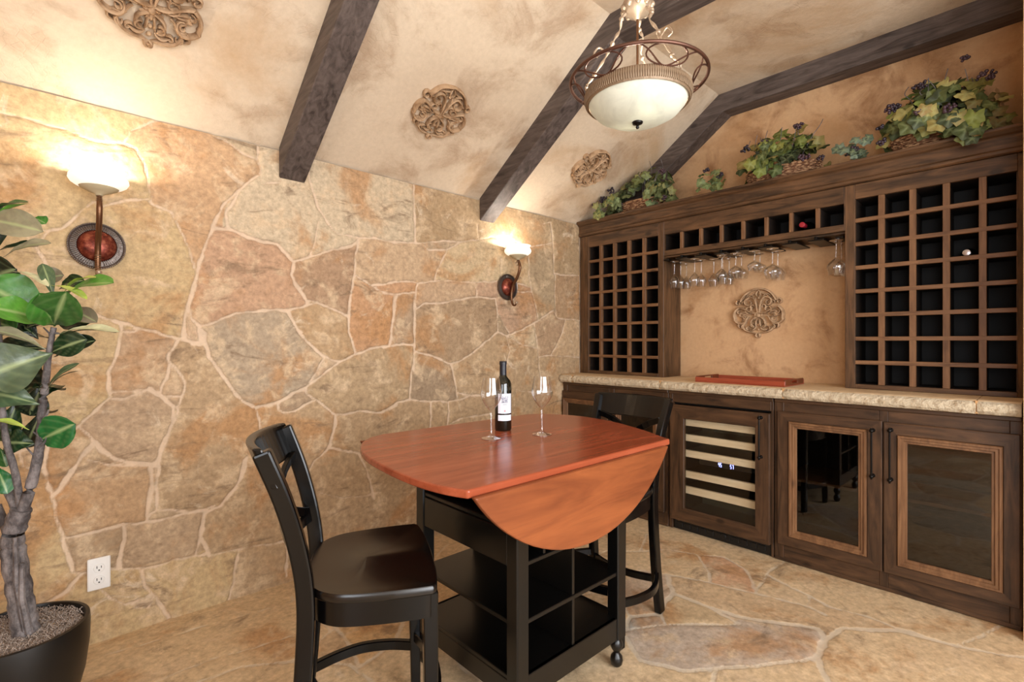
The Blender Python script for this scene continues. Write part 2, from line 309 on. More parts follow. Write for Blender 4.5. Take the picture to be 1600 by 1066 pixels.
WALL_JOINTS=[[4,[[-3.288,2.037],[-3.258,2.037],[-3.212,2.035],[-3.16,2.022],[-3.116,2.016],[-3.066,2.008],[-3.019,2.002],[-2.977,2.006],[-2.934,2.021]]],[4,[[-2.934,2.021],[-2.896,2.004],[-2.87,1.954],[-2.85,1.894],[-2.84,1.823],[-2.83,1.784]]],[4,[[-2.934,2.021],[-2.902,2.078],[-2.796,2.162]]],[4,[[-3.288,1.629],[-3.218,1.626],[-3.165,1.623],[-3.122,1.633],[-3.077,1.693],[-3.031,1.76],[-3.001,1.744],[-2.934,1.779],[-2.85,1.805],[-2.83,1.784]]],[6,[[-3.165,1.623],[-3.192,1.558],[-3.165,1.496]]],[4,[[-2.83,1.784],[-2.769,1.762],[-2.726,1.677],[-2.698,1.613],[-2.683,1.524]]],[4,[[-2.601,2.14],[-2.546,2.128],[-2.489,2.089],[-2.43,2.077],[-2.405,2.032]]],[6,[[-2.405,2.032],[-2.422,2.088],[-2.422,2.171]]],[4,[[-2.405,2.032],[-2.398,1.967],[-2.321,1.985]]],[6,[[-2.405,2.032],[-2.413,2.007],[-2.489,1.926],[-2.554,1.851],[-2.593,1.755],[-2.624,1.681],[-2.646,1.608],[-2.669,1.52],[-2.684,1.407]]],[6,[[-2.497,1.907],[-2.554,1.789],[-2.55,1.736],[-2.538,1.72]]],[9,[[-2.593,1.755],[-2.608,1.714],[-2.538,1.72],[-2.464,1.699],[-2.396,1.686],[-2.334,1.68],[-2.298,1.642],[-2.251,1.599]]],[6,[[-2.251,1.599],[-2.184,1.631],[-2.105,1.665],[-2.022,1.691],[-1.946,1.721],[-1.901,1.769]]],[9,[[-2.251,1.599],[-2.261,1.54],[-2.232,1.475],[-2.189,1.414],[-2.179,1.395]]],[6,[[-2.284,1.351],[-2.223,1.373],[-2.135,1.407],[-2.053,1.371],[-1.962,1.333]]],[4,[[-2.189,1.414],[-2.135,1.407]]],[6,[[-2.179,2.1],[-2.17,2.033],[-2.145,1.969],[-2.125,1.893],[-2.064,1.812],[-2.022,1.778],[-1.901,1.772],[-1.797,1.784],[-1.668,1.774]]],[4,[[-2.13,1.822],[-2.145,1.71],[-2.165,1.643]]],[6,[[-1.901,1.769],[-1.918,1.677],[-1.924,1.571],[-1.946,1.475],[-1.959,1.338],[-1.962,1.249]]],[4,[[-1.918,1.561],[-1.833,1.515],[-1.668,1.55]]],[4,[[-1.833,1.515],[-1.761,1.488],[-1.668,1.477]]],[6,[[-1.682,1.476],[-1.688,1.37],[-1.706,1.252]]],[6,[[-1.675,1.475],[-1.694,1.33],[-1.713,1.183]]],[6,[[-2.658,1.267],[-2.593,1.294],[-2.522,1.328],[-2.43,1.35],[-2.334,1.354],[-2.284,1.351]]],[9,[[-2.284,1.351],[-2.251,1.29],[-2.213,1.245]]],[9,[[-2.237,1.265],[-2.184,1.197],[-2.135,1.147],[-2.094,1.121]]],[9,[[-2.665,1.274],[-2.639,1.236],[-2.639,1.206],[-2.624,1.136],[-2.577,1.056],[-2.53,0.973],[-2.481,0.916],[-2.426,0.879],[-2.37,0.892],[-2.325,0.903],[-2.261,0.936],[-2.194,0.961]]],[9,[[-2.691,1.187],[-2.665,1.187],[-2.639,1.206]]],[9,[[-2.658,1.262],[-2.658,1.188]]],[4,[[-2.094,1.121],[-2.135,1.047],[-2.175,0.979],[-2.194,0.961]]],[6,[[-2.094,1.121],[-2.043,1.099],[-2.0,1.093]]],[6,[[-2.194,0.961],[-2.135,1.007],[-2.064,1.054],[-2.0,1.093],[-1.924,1.128],[-1.833,1.159],[-1.749,1.176],[-1.668,1.183]]],[6,[[-1.75,1.176],[-1.553,1.182]]],[6,[[-1.951,1.458],[-1.962,1.342],[-1.957,1.249],[-1.924,1.144],[-1.924,1.128]]],[6,[[-2.194,0.961],[-2.184,0.931],[-2.125,0.886],[-2.084,0.853],[-2.032,0.812]]],[6,[[-2.032,0.812],[-1.979,0.807],[-1.913,0.816],[-1.761,0.796],[-1.668,0.827]]],[6,[[-1.75,0.801],[-1.664,0.843],[-1.56,0.852],[-1.438,0.836],[-1.308,0.817],[-1.202,0.83],[-1.123,0.842],[-1.042,0.836],[-0.941,0.842],[-0.871,0.844]]],[9,[[-2.032,0.812],[-2.032,0.746],[-2.064,0.678],[-2.069,0.638]]],[4,[[-2.069,0.638],[-2.145,0.58],[-2.184,0.517]]],[6,[[-2.069,0.638],[-1.99,0.611],[-1.901,0.582],[-1.867,0.502],[-1.833,0.41],[-1.809,0.313]]],[6,[[-2.325,0.903],[-2.321,0.864],[-2.298,0.851],[-2.242,0.852],[-2.175,0.881],[-2.145,0.893]]],[6,[[-2.426,0.879],[-2.418,0.818],[-2.405,0.761],[-2.413,0.688]]],[9,[[-2.464,0.65],[-2.489,0.554],[-2.522,0.506],[-2.546,0.47]]],[9,[[-2.477,0.637],[-2.497,0.541],[-2.538,0.486],[-2.577,0.442],[-2.631,0.428]]],[2,[[-2.184,0.432],[-2.084,0.397],[-2.011,0.356],[-1.906,0.349],[-1.773,0.338]]],[6,[[-1.553,2.157],[-1.547,1.974],[-1.54,1.797]]],[4,[[-1.75,1.779],[-1.651,1.782],[-1.54,1.791],[-1.352,1.828],[-1.202,1.849],[-1.042,1.877],[-0.941,1.917],[-0.781,1.92],[-0.551,1.895],[-0.343,1.951]]],[4,[[-1.472,1.788],[-1.452,1.762],[-1.308,1.78],[-1.202,1.846]]],[4,[[-1.308,1.78],[-1.337,1.734],[-1.381,1.645],[-1.402,1.575]]],[4,[[-1.75,1.532],[-1.638,1.552],[-1.527,1.556],[-1.402,1.575],[-1.278,1.586],[-1.091,1.591],[-0.888,1.614],[-0.687,1.616],[-0.555,1.599]]],[6,[[-1.75,1.477],[-1.651,1.475],[-1.54,1.497],[-1.523,1.556]]],[9,[[-1.67,1.472],[-1.689,1.348],[-1.711,1.175]]],[6,[[-1.75,1.17],[-1.676,1.178],[-1.547,1.178]]],[6,[[-1.527,1.556],[-1.54,1.445],[-1.544,1.307],[-1.547,1.146],[-1.549,1.024]]],[6,[[-1.54,1.393],[-1.479,1.431],[-1.352,1.441],[-1.202,1.476],[-1.075,1.494],[-0.897,1.499]]],[4,[[-1.091,1.591],[-1.067,1.535],[-1.072,1.494]]],[4,[[-0.897,1.499],[-0.885,1.376],[-0.885,1.27]]],[6,[[-0.885,1.27],[-0.975,1.21],[-1.075,1.14],[-1.218,1.067],[-1.278,1.057],[-1.424,1.114],[-1.54,1.14]]],[6,[[-0.885,1.27],[-0.799,1.237],[-0.649,1.287],[-0.49,1.354],[-0.31,1.44]]],[2,[[-0.885,1.402],[-0.771,1.258]]],[4,[[-0.58,1.877],[-0.58,1.695],[-0.551,1.571],[-0.51,1.46],[-0.48,1.361]]],[4,[[-0.706,1.56],[-0.551,1.564]]],[2,[[-1.058,1.983],[-1.05,1.876]]],[2,[[-0.853,1.776],[-0.853,1.617]]],[4,[[-0.428,2.084],[-0.343,2.112],[-0.321,1.954],[-0.31,1.808],[-0.31,1.727],[-0.292,1.707],[-0.299,1.544],[-0.284,1.396],[-0.255,1.383],[-0.164,1.375],[-0.004,1.372]]],[4,[[-0.31,1.727],[-0.164,1.721],[-0.004,1.736]]],[4,[[-0.31,1.44],[-0.284,1.396]]],[4,[[-0.176,1.37],[-0.21,1.264],[-0.277,1.174],[-0.343,1.094]]],[4,[[-0.799,1.237],[-0.771,1.136],[-0.799,1.049],[-0.799,1.002]]],[4,[[-0.799,1.237],[-0.649,1.183],[-0.5,1.147]]],[4,[[-0.52,1.339],[-0.5,1.218],[-0.48,1.097],[-0.465,0.98],[-0.453,0.931]]],[4,[[-0.48,1.089],[-0.321,1.094],[-0.009,1.072]]],[9,[[0.001,2.153],[0.008,1.967],[0.008,0.955]]],[6,[[-1.549,1.484],[-1.547,1.138],[-1.567,1.001],[-1.58,0.853]]],[6,[[-1.278,1.055],[-1.248,0.95],[-1.225,0.838]]],[4,[[-1.225,0.875],[-1.139,0.85],[-1.042,0.836]]],[6,[[-1.431,0.83],[-1.426,0.735],[-1.452,0.62]]],[6,[[-1.301,0.813],[-1.293,0.758],[-1.308,0.65]]],[4,[[-1.293,0.672],[-1.202,0.699],[-1.075,0.711],[-0.941,0.704]]],[2,[[-0.706,0.859],[-0.57,0.83],[-0.428,0.805]]],[6,[[-3.054,1.322],[-2.983,1.294],[-2.934,1.276],[-2.883,1.257],[-2.83,1.246],[-2.762,1.218],[-2.719,1.201],[-2.641,1.19]]],[6,[[-2.934,1.276],[-2.943,1.213],[-2.959,1.135],[-2.98,1.073],[-2.977,1.018],[-2.971,0.971]]],[4,[[-2.934,1.237],[-2.896,1.241],[-2.883,1.257]]],[4,[[-2.971,0.998],[-2.896,0.993],[-2.85,0.998]]],[4,[[-2.971,0.971],[-2.928,0.964],[-2.85,0.998]]],[9,[[-2.85,0.998],[-2.796,0.958],[-2.758,0.913],[-2.765,0.839],[-2.796,0.752],[-2.817,0.692]]],[6,[[-2.741,1.201],[-2.776,1.147],[-2.779,1.118],[-2.741,1.071],[-2.712,1.019],[-2.723,0.952],[-2.741,0.903],[-2.758,0.846]]],[6,[[-2.772,1.106],[-2.783,1.04],[-2.81,0.979]]],[4,[[-2.783,0.965],[-2.734,0.961],[-2.723,0.952]]],[6,[[-2.971,0.971],[-3.007,0.935],[-3.06,0.88],[-3.088,0.853],[-3.133,0.818],[-3.186,0.803],[-3.238,0.793],[-3.238,0.76]]],[6,[[-3.268,0.783],[-3.238,0.793]]],[6,[[-3.16,0.804],[-3.165,0.753],[-3.171,0.718],[-3.165,0.666],[-3.149,0.611],[-3.138,0.543],[-3.122,0.48],[-3.108,0.436]]],[6,[[-3.238,0.793],[-3.233,0.743],[-3.202,0.727],[-3.17,0.725]]],[6,[[-3.066,0.865],[-3.025,0.799]]],[9,[[-3.025,0.8],[-3.007,0.767],[-2.959,0.724],[-2.902,0.695],[-2.83,0.671],[-2.813,0.689],[-2.796,0.744]]],[9,[[-3.025,0.8],[-3.043,0.772],[-3.077,0.717],[-3.105,0.669],[-3.146,0.611]]],[9,[[-2.646,1.586],[-2.683,1.47],[-2.701,1.367],[-2.716,1.29],[-2.719,1.201]]],[6,[[-2.701,1.367],[-2.69,1.308],[-2.661,1.266]]],[6,[[-3.108,0.436],[-3.06,0.438],[-3.007,0.443],[-2.934,0.448],[-2.883,0.439],[-2.796,0.434],[-2.719,0.445],[-2.641,0.44],[-2.6,0.453]]],[6,[[-2.813,0.681],[-2.82,0.584],[-2.815,0.48],[-2.844,0.47],[-2.854,0.436]]],[9,[[-2.844,0.661],[-2.837,0.587],[-2.85,0.468]]],[6,[[-2.815,0.48],[-2.762,0.468],[-2.719,0.452]]],[6,[[-3.043,0.73],[-2.959,0.701],[-2.883,0.68],[-2.824,0.666]]],[9,[[-2.931,0.447],[-2.928,0.383],[-2.94,0.324],[-2.945,0.27]]],[9,[[-3.114,0.437],[-3.105,0.364],[-3.091,0.3]]],[4,[[-3.091,0.296],[-3.048,0.283],[-2.971,0.276],[-2.896,0.255],[-2.83,0.243],[-2.762,0.247],[-2.69,0.242],[-2.641,0.237]]],[4,[[-2.654,0.243],[-2.616,0.232],[-2.538,0.227],[-2.334,0.207],[-2.261,0.216]]],[9,[[-2.873,0.24],[-2.857,0.178],[-2.817,0.099],[-2.776,0.002]]],[4,[[-3.013,0.214],[-2.977,0.155],[-2.928,0.118],[-2.902,0.115],[-2.837,0.123],[-2.83,0.096],[-2.85,0.074],[-2.896,0.091],[-2.902,0.115]]],[9,[[-2.643,0.426],[-2.65,0.372],[-2.654,0.321],[-2.624,0.233]]],[4,[[-2.658,0.322],[-2.676,0.25]]],[6,[[-2.505,0.209],[-2.518,0.123],[-2.522,0.07],[-2.554,-0.008]]],[6,[[-3.066,0.286],[-3.105,0.238],[-3.165,0.207]]],[6,[[-2.289,0.262],[-2.279,0.125],[-2.289,0.032]]]]
WALL_TINTS=[[-3.115,2.025,[196,160,130]],[-3.187,1.764,[192,150,98]],[-2.853,1.562,[178,134,94]],[-2.739,1.855,[182,156,112]],[-2.59,2.09,[190,140,95]],[-2.428,2.071,[188,140,98]],[-2.428,1.887,[190,148,110]],[-2.484,1.514,[184,132,98]],[-1.79,2.084,[196,172,138]],[-1.668,1.998,[198,176,145]],[-1.303,2.066,[200,178,142]],[-2.135,1.562,[156,114,82]],[-1.798,1.659,[190,150,110]],[-1.833,1.397,[180,140,100]],[-1.668,1.513,[190,130,85]],[-1.73,1.362,[186,124,78]],[-1.613,1.328,[158,126,96]],[-1.124,1.763,[200,170,125]],[-1.625,1.667,[188,150,112]],[-1.308,1.531,[182,142,106]],[-1.233,1.303,[150,116,82]],[-0.688,1.424,[180,135,105]],[-0.45,1.578,[162,134,98]],[-0.166,1.975,[160,126,85]],[-0.143,1.554,[165,122,82]],[-0.387,1.248,[165,125,90]],[-1.043,1.089,[168,122,92]],[-0.63,1.08,[168,122,82]],[-2.414,1.12,[158,136,112]],[-2.135,1.247,[172,132,88]],[-1.868,0.983,[162,130,95]],[-1.676,1.006,[165,132,92]],[-1.41,0.983,[138,112,86]],[-1.6,0.776,[160,116,82]],[-1.868,0.717,[158,124,92]],[-2.233,0.76,[176,126,94]],[-2.012,0.497,[170,132,104]],[-2.616,0.805,[168,116,78]],[-2.883,1.131,[174,134,96]],[-2.928,0.881,[172,138,106]],[-3.077,1.01,[172,112,68]],[-2.989,0.578,[180,134,90]],[-3.197,0.442,[182,134,86]],[-3.116,0.716,[165,120,76]],[-3.019,0.418,[150,120,88]],[-2.797,0.332,[172,138,104]],[-2.762,0.156,[190,142,104]],[-2.934,0.196,[152,124,92]],[-3.058,0.126,[186,162,134]],[-2.514,0.32,[174,138,92]],[-2.484,0.095,[190,132,94]],[-2.989,0.725,[150,110,78]],[-2.808,1.047,[180,140,105]],[-1.79,0.309,[168,132,92]],[-0.204,1.27,[160,128,92]],[-3.204,1.509,[186,122,70]],[-3.124,1.567,[180,150,118]],[-2.885,1.691,[192,158,104]],[-1.303,1.811,[172,142,110]],[-2.249,0.907,[150,120,92]],[-2.085,1.079,[185,152,122]],[-2.691,1.353,[200,162,132]],[-2.691,1.24,[195,158,130]],[-2.781,1.004,[186,148,112]],[-2.864,0.108,[190,160,130]],[-3.187,0.8,[176,136,104]]]
FLOOR_JOINTS=[[8,[[-0.875,-1.122],[-0.815,-1.248],[-0.781,-1.318],[-0.74,-1.44],[-0.686,-1.638],[-0.628,-1.851],[-0.654,-1.921]]],[6,[[-0.473,-1.235],[-0.398,-1.351],[-0.46,-1.498],[-0.654,-1.626],[-0.686,-1.638]]],[6,[[-0.679,-0.997],[-0.54,-1.078],[-0.473,-1.235],[-0.616,-1.364],[-0.74,-1.44]]],[6,[[-0.68,-1.635],[-0.44,-1.597],[-0.203,-1.6]]],[8,[[-0.44,-1.597],[-0.476,-1.686],[-0.525,-1.821],[-0.566,-1.908],[-0.532,-2.035],[-0.55,-2.16],[-0.529,-2.344],[-0.487,-2.46],[-0.389,-2.594]]],[5,[[-0.525,-1.821],[-0.634,-1.845]]],[6,[[-0.529,-2.344],[-0.287,-2.43],[-0.182,-2.464]]],[14,[[-0.815,-1.248],[-0.971,-1.364],[-0.966,-1.536],[-0.951,-1.673],[-0.798,-1.929],[-0.86,-1.977],[-1.019,-1.992],[-1.148,-2.062]]],[10,[[-1.529,-1.365],[-1.435,-1.411],[-1.524,-1.542],[-1.464,-1.684],[-1.241,-1.852],[-1.019,-1.992]]],[12,[[-1.405,-1.39],[-1.296,-1.345],[-1.18,-1.417],[-0.971,-1.364]]],[8,[[-1.18,-1.417],[-1.237,-1.481],[-1.405,-1.39]]],[8,[[-0.966,-1.536],[-1.006,-1.696],[-1.237,-1.481]]],[14,[[-0.86,-1.977],[-0.723,-1.999],[-0.573,-2.164],[-0.529,-2.344]]],[6,[[-1.354,-1.757],[-1.481,-1.793]]],[4,[[-2.434,-0.487],[-2.667,-0.441],[-2.845,-0.431],[-2.912,-0.438]]],[3,[[-2.336,-0.206],[-2.651,-0.164],[-3.043,-0.122]]],[8,[[-2.779,-0.543],[-2.647,-0.553],[-2.491,-0.652],[-2.336,-0.817],[-2.324,-0.968],[-2.316,-1.036]]],[8,[[-2.269,-0.54],[-2.291,-0.72],[-2.315,-0.862]]],[6,[[-2.315,-0.862],[-2.132,-0.804],[-1.975,-0.89],[-1.896,-1.082]]],[6,[[-2.315,-0.146],[-2.293,-0.563],[-2.491,-0.652]]],[6,[[-2.132,-0.804],[-1.777,-0.381],[-1.418,-0.159]]],[6,[[-2.269,-0.54],[-1.993,-0.445],[-1.855,-0.446]]],[6,[[-1.975,-0.89],[-2.041,-1.107],[-2.038,-1.251]]],[6,[[-1.273,-0.85],[-1.328,-1.065],[-1.144,-1.152],[-0.875,-1.122]]],[6,[[-1.144,-1.152],[-1.296,-1.345]]],[6,[[-0.679,-0.997],[-0.426,-0.88],[-0.291,-0.934]]],[6,[[-0.679,-0.997],[-0.798,-0.861],[-1.062,-0.843]]]]
FLOOR_TINTS=[[-0.601,-1.476,[196,140,100]],[-0.656,-1.222,[200,178,138]],[-0.125,-1.488,[196,160,118]],[-0.517,-1.404,[200,150,112]],[-0.449,-1.756,[206,180,138]],[-0.913,-1.492,[198,162,122]],[-0.893,-1.768,[186,156,124]],[-1.269,-1.666,[184,162,130]],[-0.814,-2.198,[200,174,136]],[-0.648,-2.062,[184,138,104]],[-1.249,-1.941,[196,150,112]],[-0.361,-2.121,[208,178,134]],[-0.984,-1.614,[206,170,132]],[-2.745,-0.292,[206,174,130]],[-2.867,-0.119,[208,176,132]],[-2.53,-0.52,[206,176,134]],[-2.585,-0.697,[184,134,96]],[-2.376,-0.635,[196,160,120]],[-2.249,-0.913,[206,188,164]],[-2.076,-0.597,[204,160,108]],[-2.127,-0.321,[200,160,114]],[-1.705,-0.448,[196,142,88]],[-1.11,-1.308,[190,160,134]],[-1.416,-1.471,[184,160,140]],[-1.296,-1.393,[170,158,146]],[-1.105,-1.006,[190,160,130]],[-0.39,-1.117,[206,176,136]],[-0.457,-2.422,[160,130,100]],[-0.628,-1.757,[205,172,132]],[-0.781,-2.376,[196,168,130]],[-2.18,-0.978,[200,176,150]],[-1.756,-1.421,[188,164,140]],[-3.05,-0.217,[206,172,130]]]
# ------------------------------------------------------------------ stone surfaces (relief, joints and tints per vertex)
def stone_sheet(name, mat, mean_c, u0, u1, v0, v1, step, joints, tints, fn, pal, vor_mask, seed, relief, mb=.36):
    nu = int((u1-u0)/step)+1; nv = int((v1-v0)/step)+1
    us = np.linspace(u0, u1, nu); vs = np.linspace(v0, v1, nv); U, Vv = np.meshgrid(us, vs); P = np.stack([U, Vv], -1)
    rs = np.random.RandomState(seed)
    wu = sum(np.sin(U*f+a)*np.sin(Vv*g+b)*am for f, g, a, b, am in [(23, 19, 1, 2, .004), (51, 47, 3, 1, .002), (97, 83, 2, 5, .0012)])
    Uw = U+wu; Vw = Vv+np.roll(wu, 7, 0)
    D = np.full(U.shape, 9.0)
    for w, q in joints:
        for a, b in zip(q[:-1], q[1:]):
            pad = .14; i0, i1 = np.searchsorted(us, [min(a[0], b[0])-pad, max(a[0], b[0])+pad]); j0, j1 = np.searchsorted(vs, [min(a[1], b[1])-pad, max(a[1], b[1])+pad])
            if i1 <= i0 or j1 <= j0: continue
            x = Uw[j0:j1, i0:i1]; y = Vw[j0:j1, i0:i1]; dx, dy = b[0]-a[0], b[1]-a[1]; L2 = dx*dx+dy*dy+1e-9
            t = np.clip(((x-a[0])*dx+(y-a[1])*dy)/L2, 0, 1)
            d = np.hypot(x-a[0]-t*dx, y-a[1]-t*dy)-w*.00082
            D[j0:j1, i0:i1] = np.minimum(D[j0:j1, i0:i1], d)
    cell = .42; gu = np.arange(u0-cell, u1+cell, cell); gv = np.arange(v0-cell, v1+cell, cell)
    sd = np.array([(a+rs.uniform(.05, .95)*cell, b+rs.uniform(.05, .95)*cell) for a in gu for b in gv])
    mk = vor_mask(U, Vv)
    if mk.any():
        q = np.stack([Uw[mk], Vw[mk]], -1); d1 = np.full(len(q), 9.0); d2 = d1.copy()
        for s_ in sd:
            d = np.hypot(q[:, 0]-s_[0], q[:, 1]-s_[1]); n1 = np.minimum(d, d1); d2 = np.where(d < d1, d1, np.minimum(d2, d)); d1 = n1
        vd = (d2-d1)*.5-.006; D[mk] = np.minimum(D[mk], vd)
    # label the stones by flood fill
    lab = np.full(D.shape, -1, int); free = D > .0075; cur = 0
    from collections import deque
    for j in range(0, nv, 5):
        for i in range(0, nu, 5):
            if free[j, i] and lab[j, i] < 0:
                lab[j, i] = cur; dq = deque([(j, i)])
                while dq:
                    a, b = dq.popleft()
                    for c, d in ((a+1, b), (a-1, b), (a, b+1), (a, b-1)):
                        if 0 <= c < nv and 0 <= d < nu and free[c, d] and lab[c, d] < 0: lab[c, d] = cur; dq.append((c, d))
                cur += 1
    cols = np.array([pal[rs.randint(len(pal))] for _ in range(cur+1)], float)*rs.uniform(.93, 1.05, (cur+1, 1))
    for a, b, c in tints:
        i = int(np.clip((a-u0)/step, 0, nu-1)); j = int(np.clip((b-v0)/step, 0, nv-1))
        if lab[j, i] >= 0: cols[lab[j, i]] = c
    tint = np.array([srgb(soft((1-mb)*np.array(c)+mb*np.array(mean_c))) for c in cols])
    L = lab.copy()
    for _ in range(9):                       # let each tint reach under the joint
        for ax, sh in ((0, 1), (0, -1), (1, 1), (1, -1)):
            r = np.roll(L, sh, ax); L = np.where(L < 0, r, L)
    L[L < 0] = cur
    tl = rs.uniform(-1, 1, (cur+1, 3))
    h = np.clip(D/.012, 0, 1)**.5*relief*(1+.35*tl[L, 2])
    und = sum(np.sin(U*f+Vv*g+a)*am for f, g, a, am in [(9, 5, 1, .0014), (-7, 13, 2, .0012), (31, 17, 0, .0006), (21, -37, 4, .0006)])
    h = h+und*np.clip(D/.02, 0, 1)
    co = fn(U.ravel(), Vv.ravel(), h.ravel())
    idx = np.arange(nu*nv).reshape(nv, nu); fs = np.stack([idx[:-1, :-1], idx[:-1, 1:], idx[1:, 1:], idx[1:, :-1]], -1).reshape(-1, 4)
    me = bpy.data.meshes.new(name); me.from_pydata(co.tolist(), [], fs.tolist()); me.materials.append(M[mat])
    me.attributes.new('joint', 'FLOAT', 'POINT').data.foreach_set('value', D.ravel().astype(np.float32))
    ca = np.concatenate([tint[L.ravel()], np.ones((nu*nv, 1))], 1)
    me.attributes.new('tint', 'FLOAT_COLOR', 'POINT').data.foreach_set('color', ca.ravel().astype(np.float32))
    me.polygons.foreach_set('use_smooth', [True]*len(me.polygons)); me.update()
    return me
def solidify_box(me, lo, hi):        # closed slab behind the sheet, same mesh
    bm = bmesh.new(); bm.from_mesh(me); r = bmesh.ops.create_cube(bm, size=1)
    for v in r['verts']:
        for k in range(3): v.co[k] = (lo[k]+hi[k])/2+v.co[k]*(hi[k]-lo[k])
    bm.to_mesh(me); bm.free()
pal_w = [(176, 134, 94), (160, 130, 98), (186, 146, 104), (168, 120, 80), (196, 170, 134)]
pal_f = [(200, 166, 124), (186, 154, 118), (206, 180, 142), (190, 142, 102), (182, 164, 140)]
WX0 = -5.2
me = stone_sheet('wall_back', 'flagstone_wall', (190, 158, 124), WX0, .012, -.02, 2.142, .0085, WALL_JOINTS, WALL_TINTS,
    lambda u, v, h: np.stack([u, .006-h, v], -1), pal_w, lambda U, Y: U < -3.33, 3, .006)
solidify_box(me, (WX0-.12, .012, -.05), (.43, .14, 2.28))
wb = bpy.data.objects.new('wall_back', me); COL.objects.link(wb); T(wb, kind='structure')
def vm(U, Y): return ((U-CAM.x)*FW.x+(Y-CAM.y)*FW.y) < 1.62
me = stone_sheet('floor', 'flagstone_floor', (224, 204, 176), WX0, .3, -4.4, .02, .0125, FLOOR_JOINTS, FLOOR_TINTS,
    lambda u, v, h: np.stack([u, v, h-.004], -1), pal_f, vm, 5, .0012, .0)
solidify_box(me, (WX0-.12, -4.52, -.16), (.43, .14, -.012))
fl = bpy.data.objects.new('floor', me); COL.objects.link(fl); T(fl, kind='structure')

# ------------------------------------------------------------------ room shell
SL = .69; EAVE = 2.15; YB = -1.058; ZC = EAVE+SL*-YB
def struct(name, mb, mat, **k): return T(mb.build(name, mat, **k), kind='structure')
m = MB(); pr = [(.12, EAVE-SL*.12), (0, EAVE), (YB, ZC), (-4.52, ZC), (-4.52, ZC+.12), (YB-.03, ZC+.12), (.12, EAVE+.10)]
m.prism(pr, lambda u, v, w: (w, u, v), WX0-.12, .43); struct('ceiling', m, 'ceiling_plaster')
m = MB(); m.box(.31, .43, -4.52, .02, -.01, ZC+.05); m.box(.24, .311, -2.52, .012, .0, 2.03); struct('wall_right', m, 'wall_plaster')
m = MB(); m.box(-.29, .31, -2.64, -2.522, -.01, ZC+.05); struct('wall_return', m, 'wall_plaster')
m = MB()   # front wall, with an unseen opening added for the fill lamp
for b in ((WX0-.12, -3.7), (-1.1, .31)): m.box(b[0], b[1], -4.52, -4.4, -.01, ZC+.05)
m.box(-3.7, -1.1, -4.52, -4.4, -.01, .6); m.box(-3.7, -1.1, -4.52, -4.4, 2.3, ZC+.05); struct('wall_front', m, 'ceiling_plaster')
m = MB()
m.box(WX0-.12, WX0, -4.4, -4.2, -.01, ZC+.05); m.box(WX0-.12, WX0, -2.9, .02, -.01, ZC+.05)
m.box(WX0-.12, WX0, -4.2, -2.9, -.01, .65); m.box(WX0-.12, WX0, -4.2, -2.9, 2.25, ZC+.05); struct('wall_left', m, 'wall_plaster')

# ------------------------------------------------------------------ ceiling beams
def beam(x0, x1, label):
    v = .143; f = .122
    yb2 = (EAVE-v-(ZC-f))/SL
    pts = [(-.004, EAVE-v), (yb2, ZC-f), (-4.39, ZC-f), (-4.39, ZC+.01), (YB, ZC+.01), (-.004, EAVE+.008)]
    m = MB()
    # subdivided so the rough-hewn edge can wander a little
    m.prism(pts, lambda u, w, x: (x, u, w), x0, x1)
    o = m.build('ceiling_beam', 'beam_wood_y', bevel=.006, seg=2); T(o, label, 'beam', 'dark beams across the ceiling')
beam(-2.325, -2.198, 'dark hewn ceiling beam nearest the left wall lamp')
beam(-1.05, -.924, 'dark hewn ceiling beam running behind the hanging lamp')
beam(.186, .312, 'dark hewn ceiling beam against the plaster wall above the vine baskets')

# ------------------------------------------------------------------ carved medallions
def spiral(cx, cy, r0, r1, a0, a1, n=18):
    return [(cx+(r0+(r1-r0)*i/n)*math.cos(math.radians(a0+(a1-a0)*i/n)), cy+(r0+(r1-r0)*i/n)*math.sin(math.radians(a0+(a1-a0)*i/n))) for i in range(n+1)]
def bez(*p, n=10):
    out = []
    for i in range(n+1):
        t = i/n; q = [V((a, b)) for a, b in p]
        while len(q) > 1: q = [q[k].lerp(q[k+1], t) for k in range(len(q)-1)]
        out.append((q[0].x, q[0].y))
    return out
half = []
half.append((spiral(0, .22, .74, .74, 90, 22)+spiral(.80, .42, .13, .05, 160, -200, 10), .055))     # crown arch with end curl
half.append((spiral(0, .20, .60, .60, 84, 28), .03))
half.append((bez((.03, -.05), (.05, .45), (.18, .75), (.42, .58))+spiral(.38, .42, .17, .06, 70, -260, 16), .055))   # tall inner scroll
half.append((bez((.03, -.05), (.08, .30), (.14, .52), (.10, .62)), .045))
half.append((bez((.04, -.02), (.30, -.08), (.42, .10), (.60, .20), (.80, .22))+spiral(.62, -.12, .36, .33, 62, -20, 8)+spiral(.66, -.22, .30, .09, -10, -260, 20), .062))  # side C scroll
half.append((spiral(.36, .12, .19, .05, -120, 260, 18), .045))
half.append((bez((.40, -.02), (.52, .02), (.66, .10), (.76, -.04)), .045)); half.append((bez((.44, -.06), (.56, -.06), (.64, -.02), (.68, -.14)), .04))
half.append((bez((.36, -.16), (.50, -.22), (.44, -.40), (.62, -.52))+spiral(.56, -.60, .10, .04, 50, -200, 10), .045))
half.append((bez((.06, -.20), (.20, -.24), (.34, -.34), (.30, -.52), (.16, -.60))+spiral(.20, -.50, .11, .04, -110, 180, 12), .05))
half.append((bez((.62, -.54), (.58, -.76), (.36, -.84), (.20, -.80), (.06, -.88)), .05))
half.append((bez((.10, -.62), (.18, -.76), (.30, -.74), (.42, -.66)), .04))
half.append((bez((.05, -.30), (.10, -.42), (.06, -.52), (.12, -.62)), .04))
half.append((bez((.02, -.86), (.10, -.90), (.08, -.98), (.0, -1.04)), .045))
half.append((bez((.04, .66), (.12, .74), (.08, .84), (.0, .90)), .035))
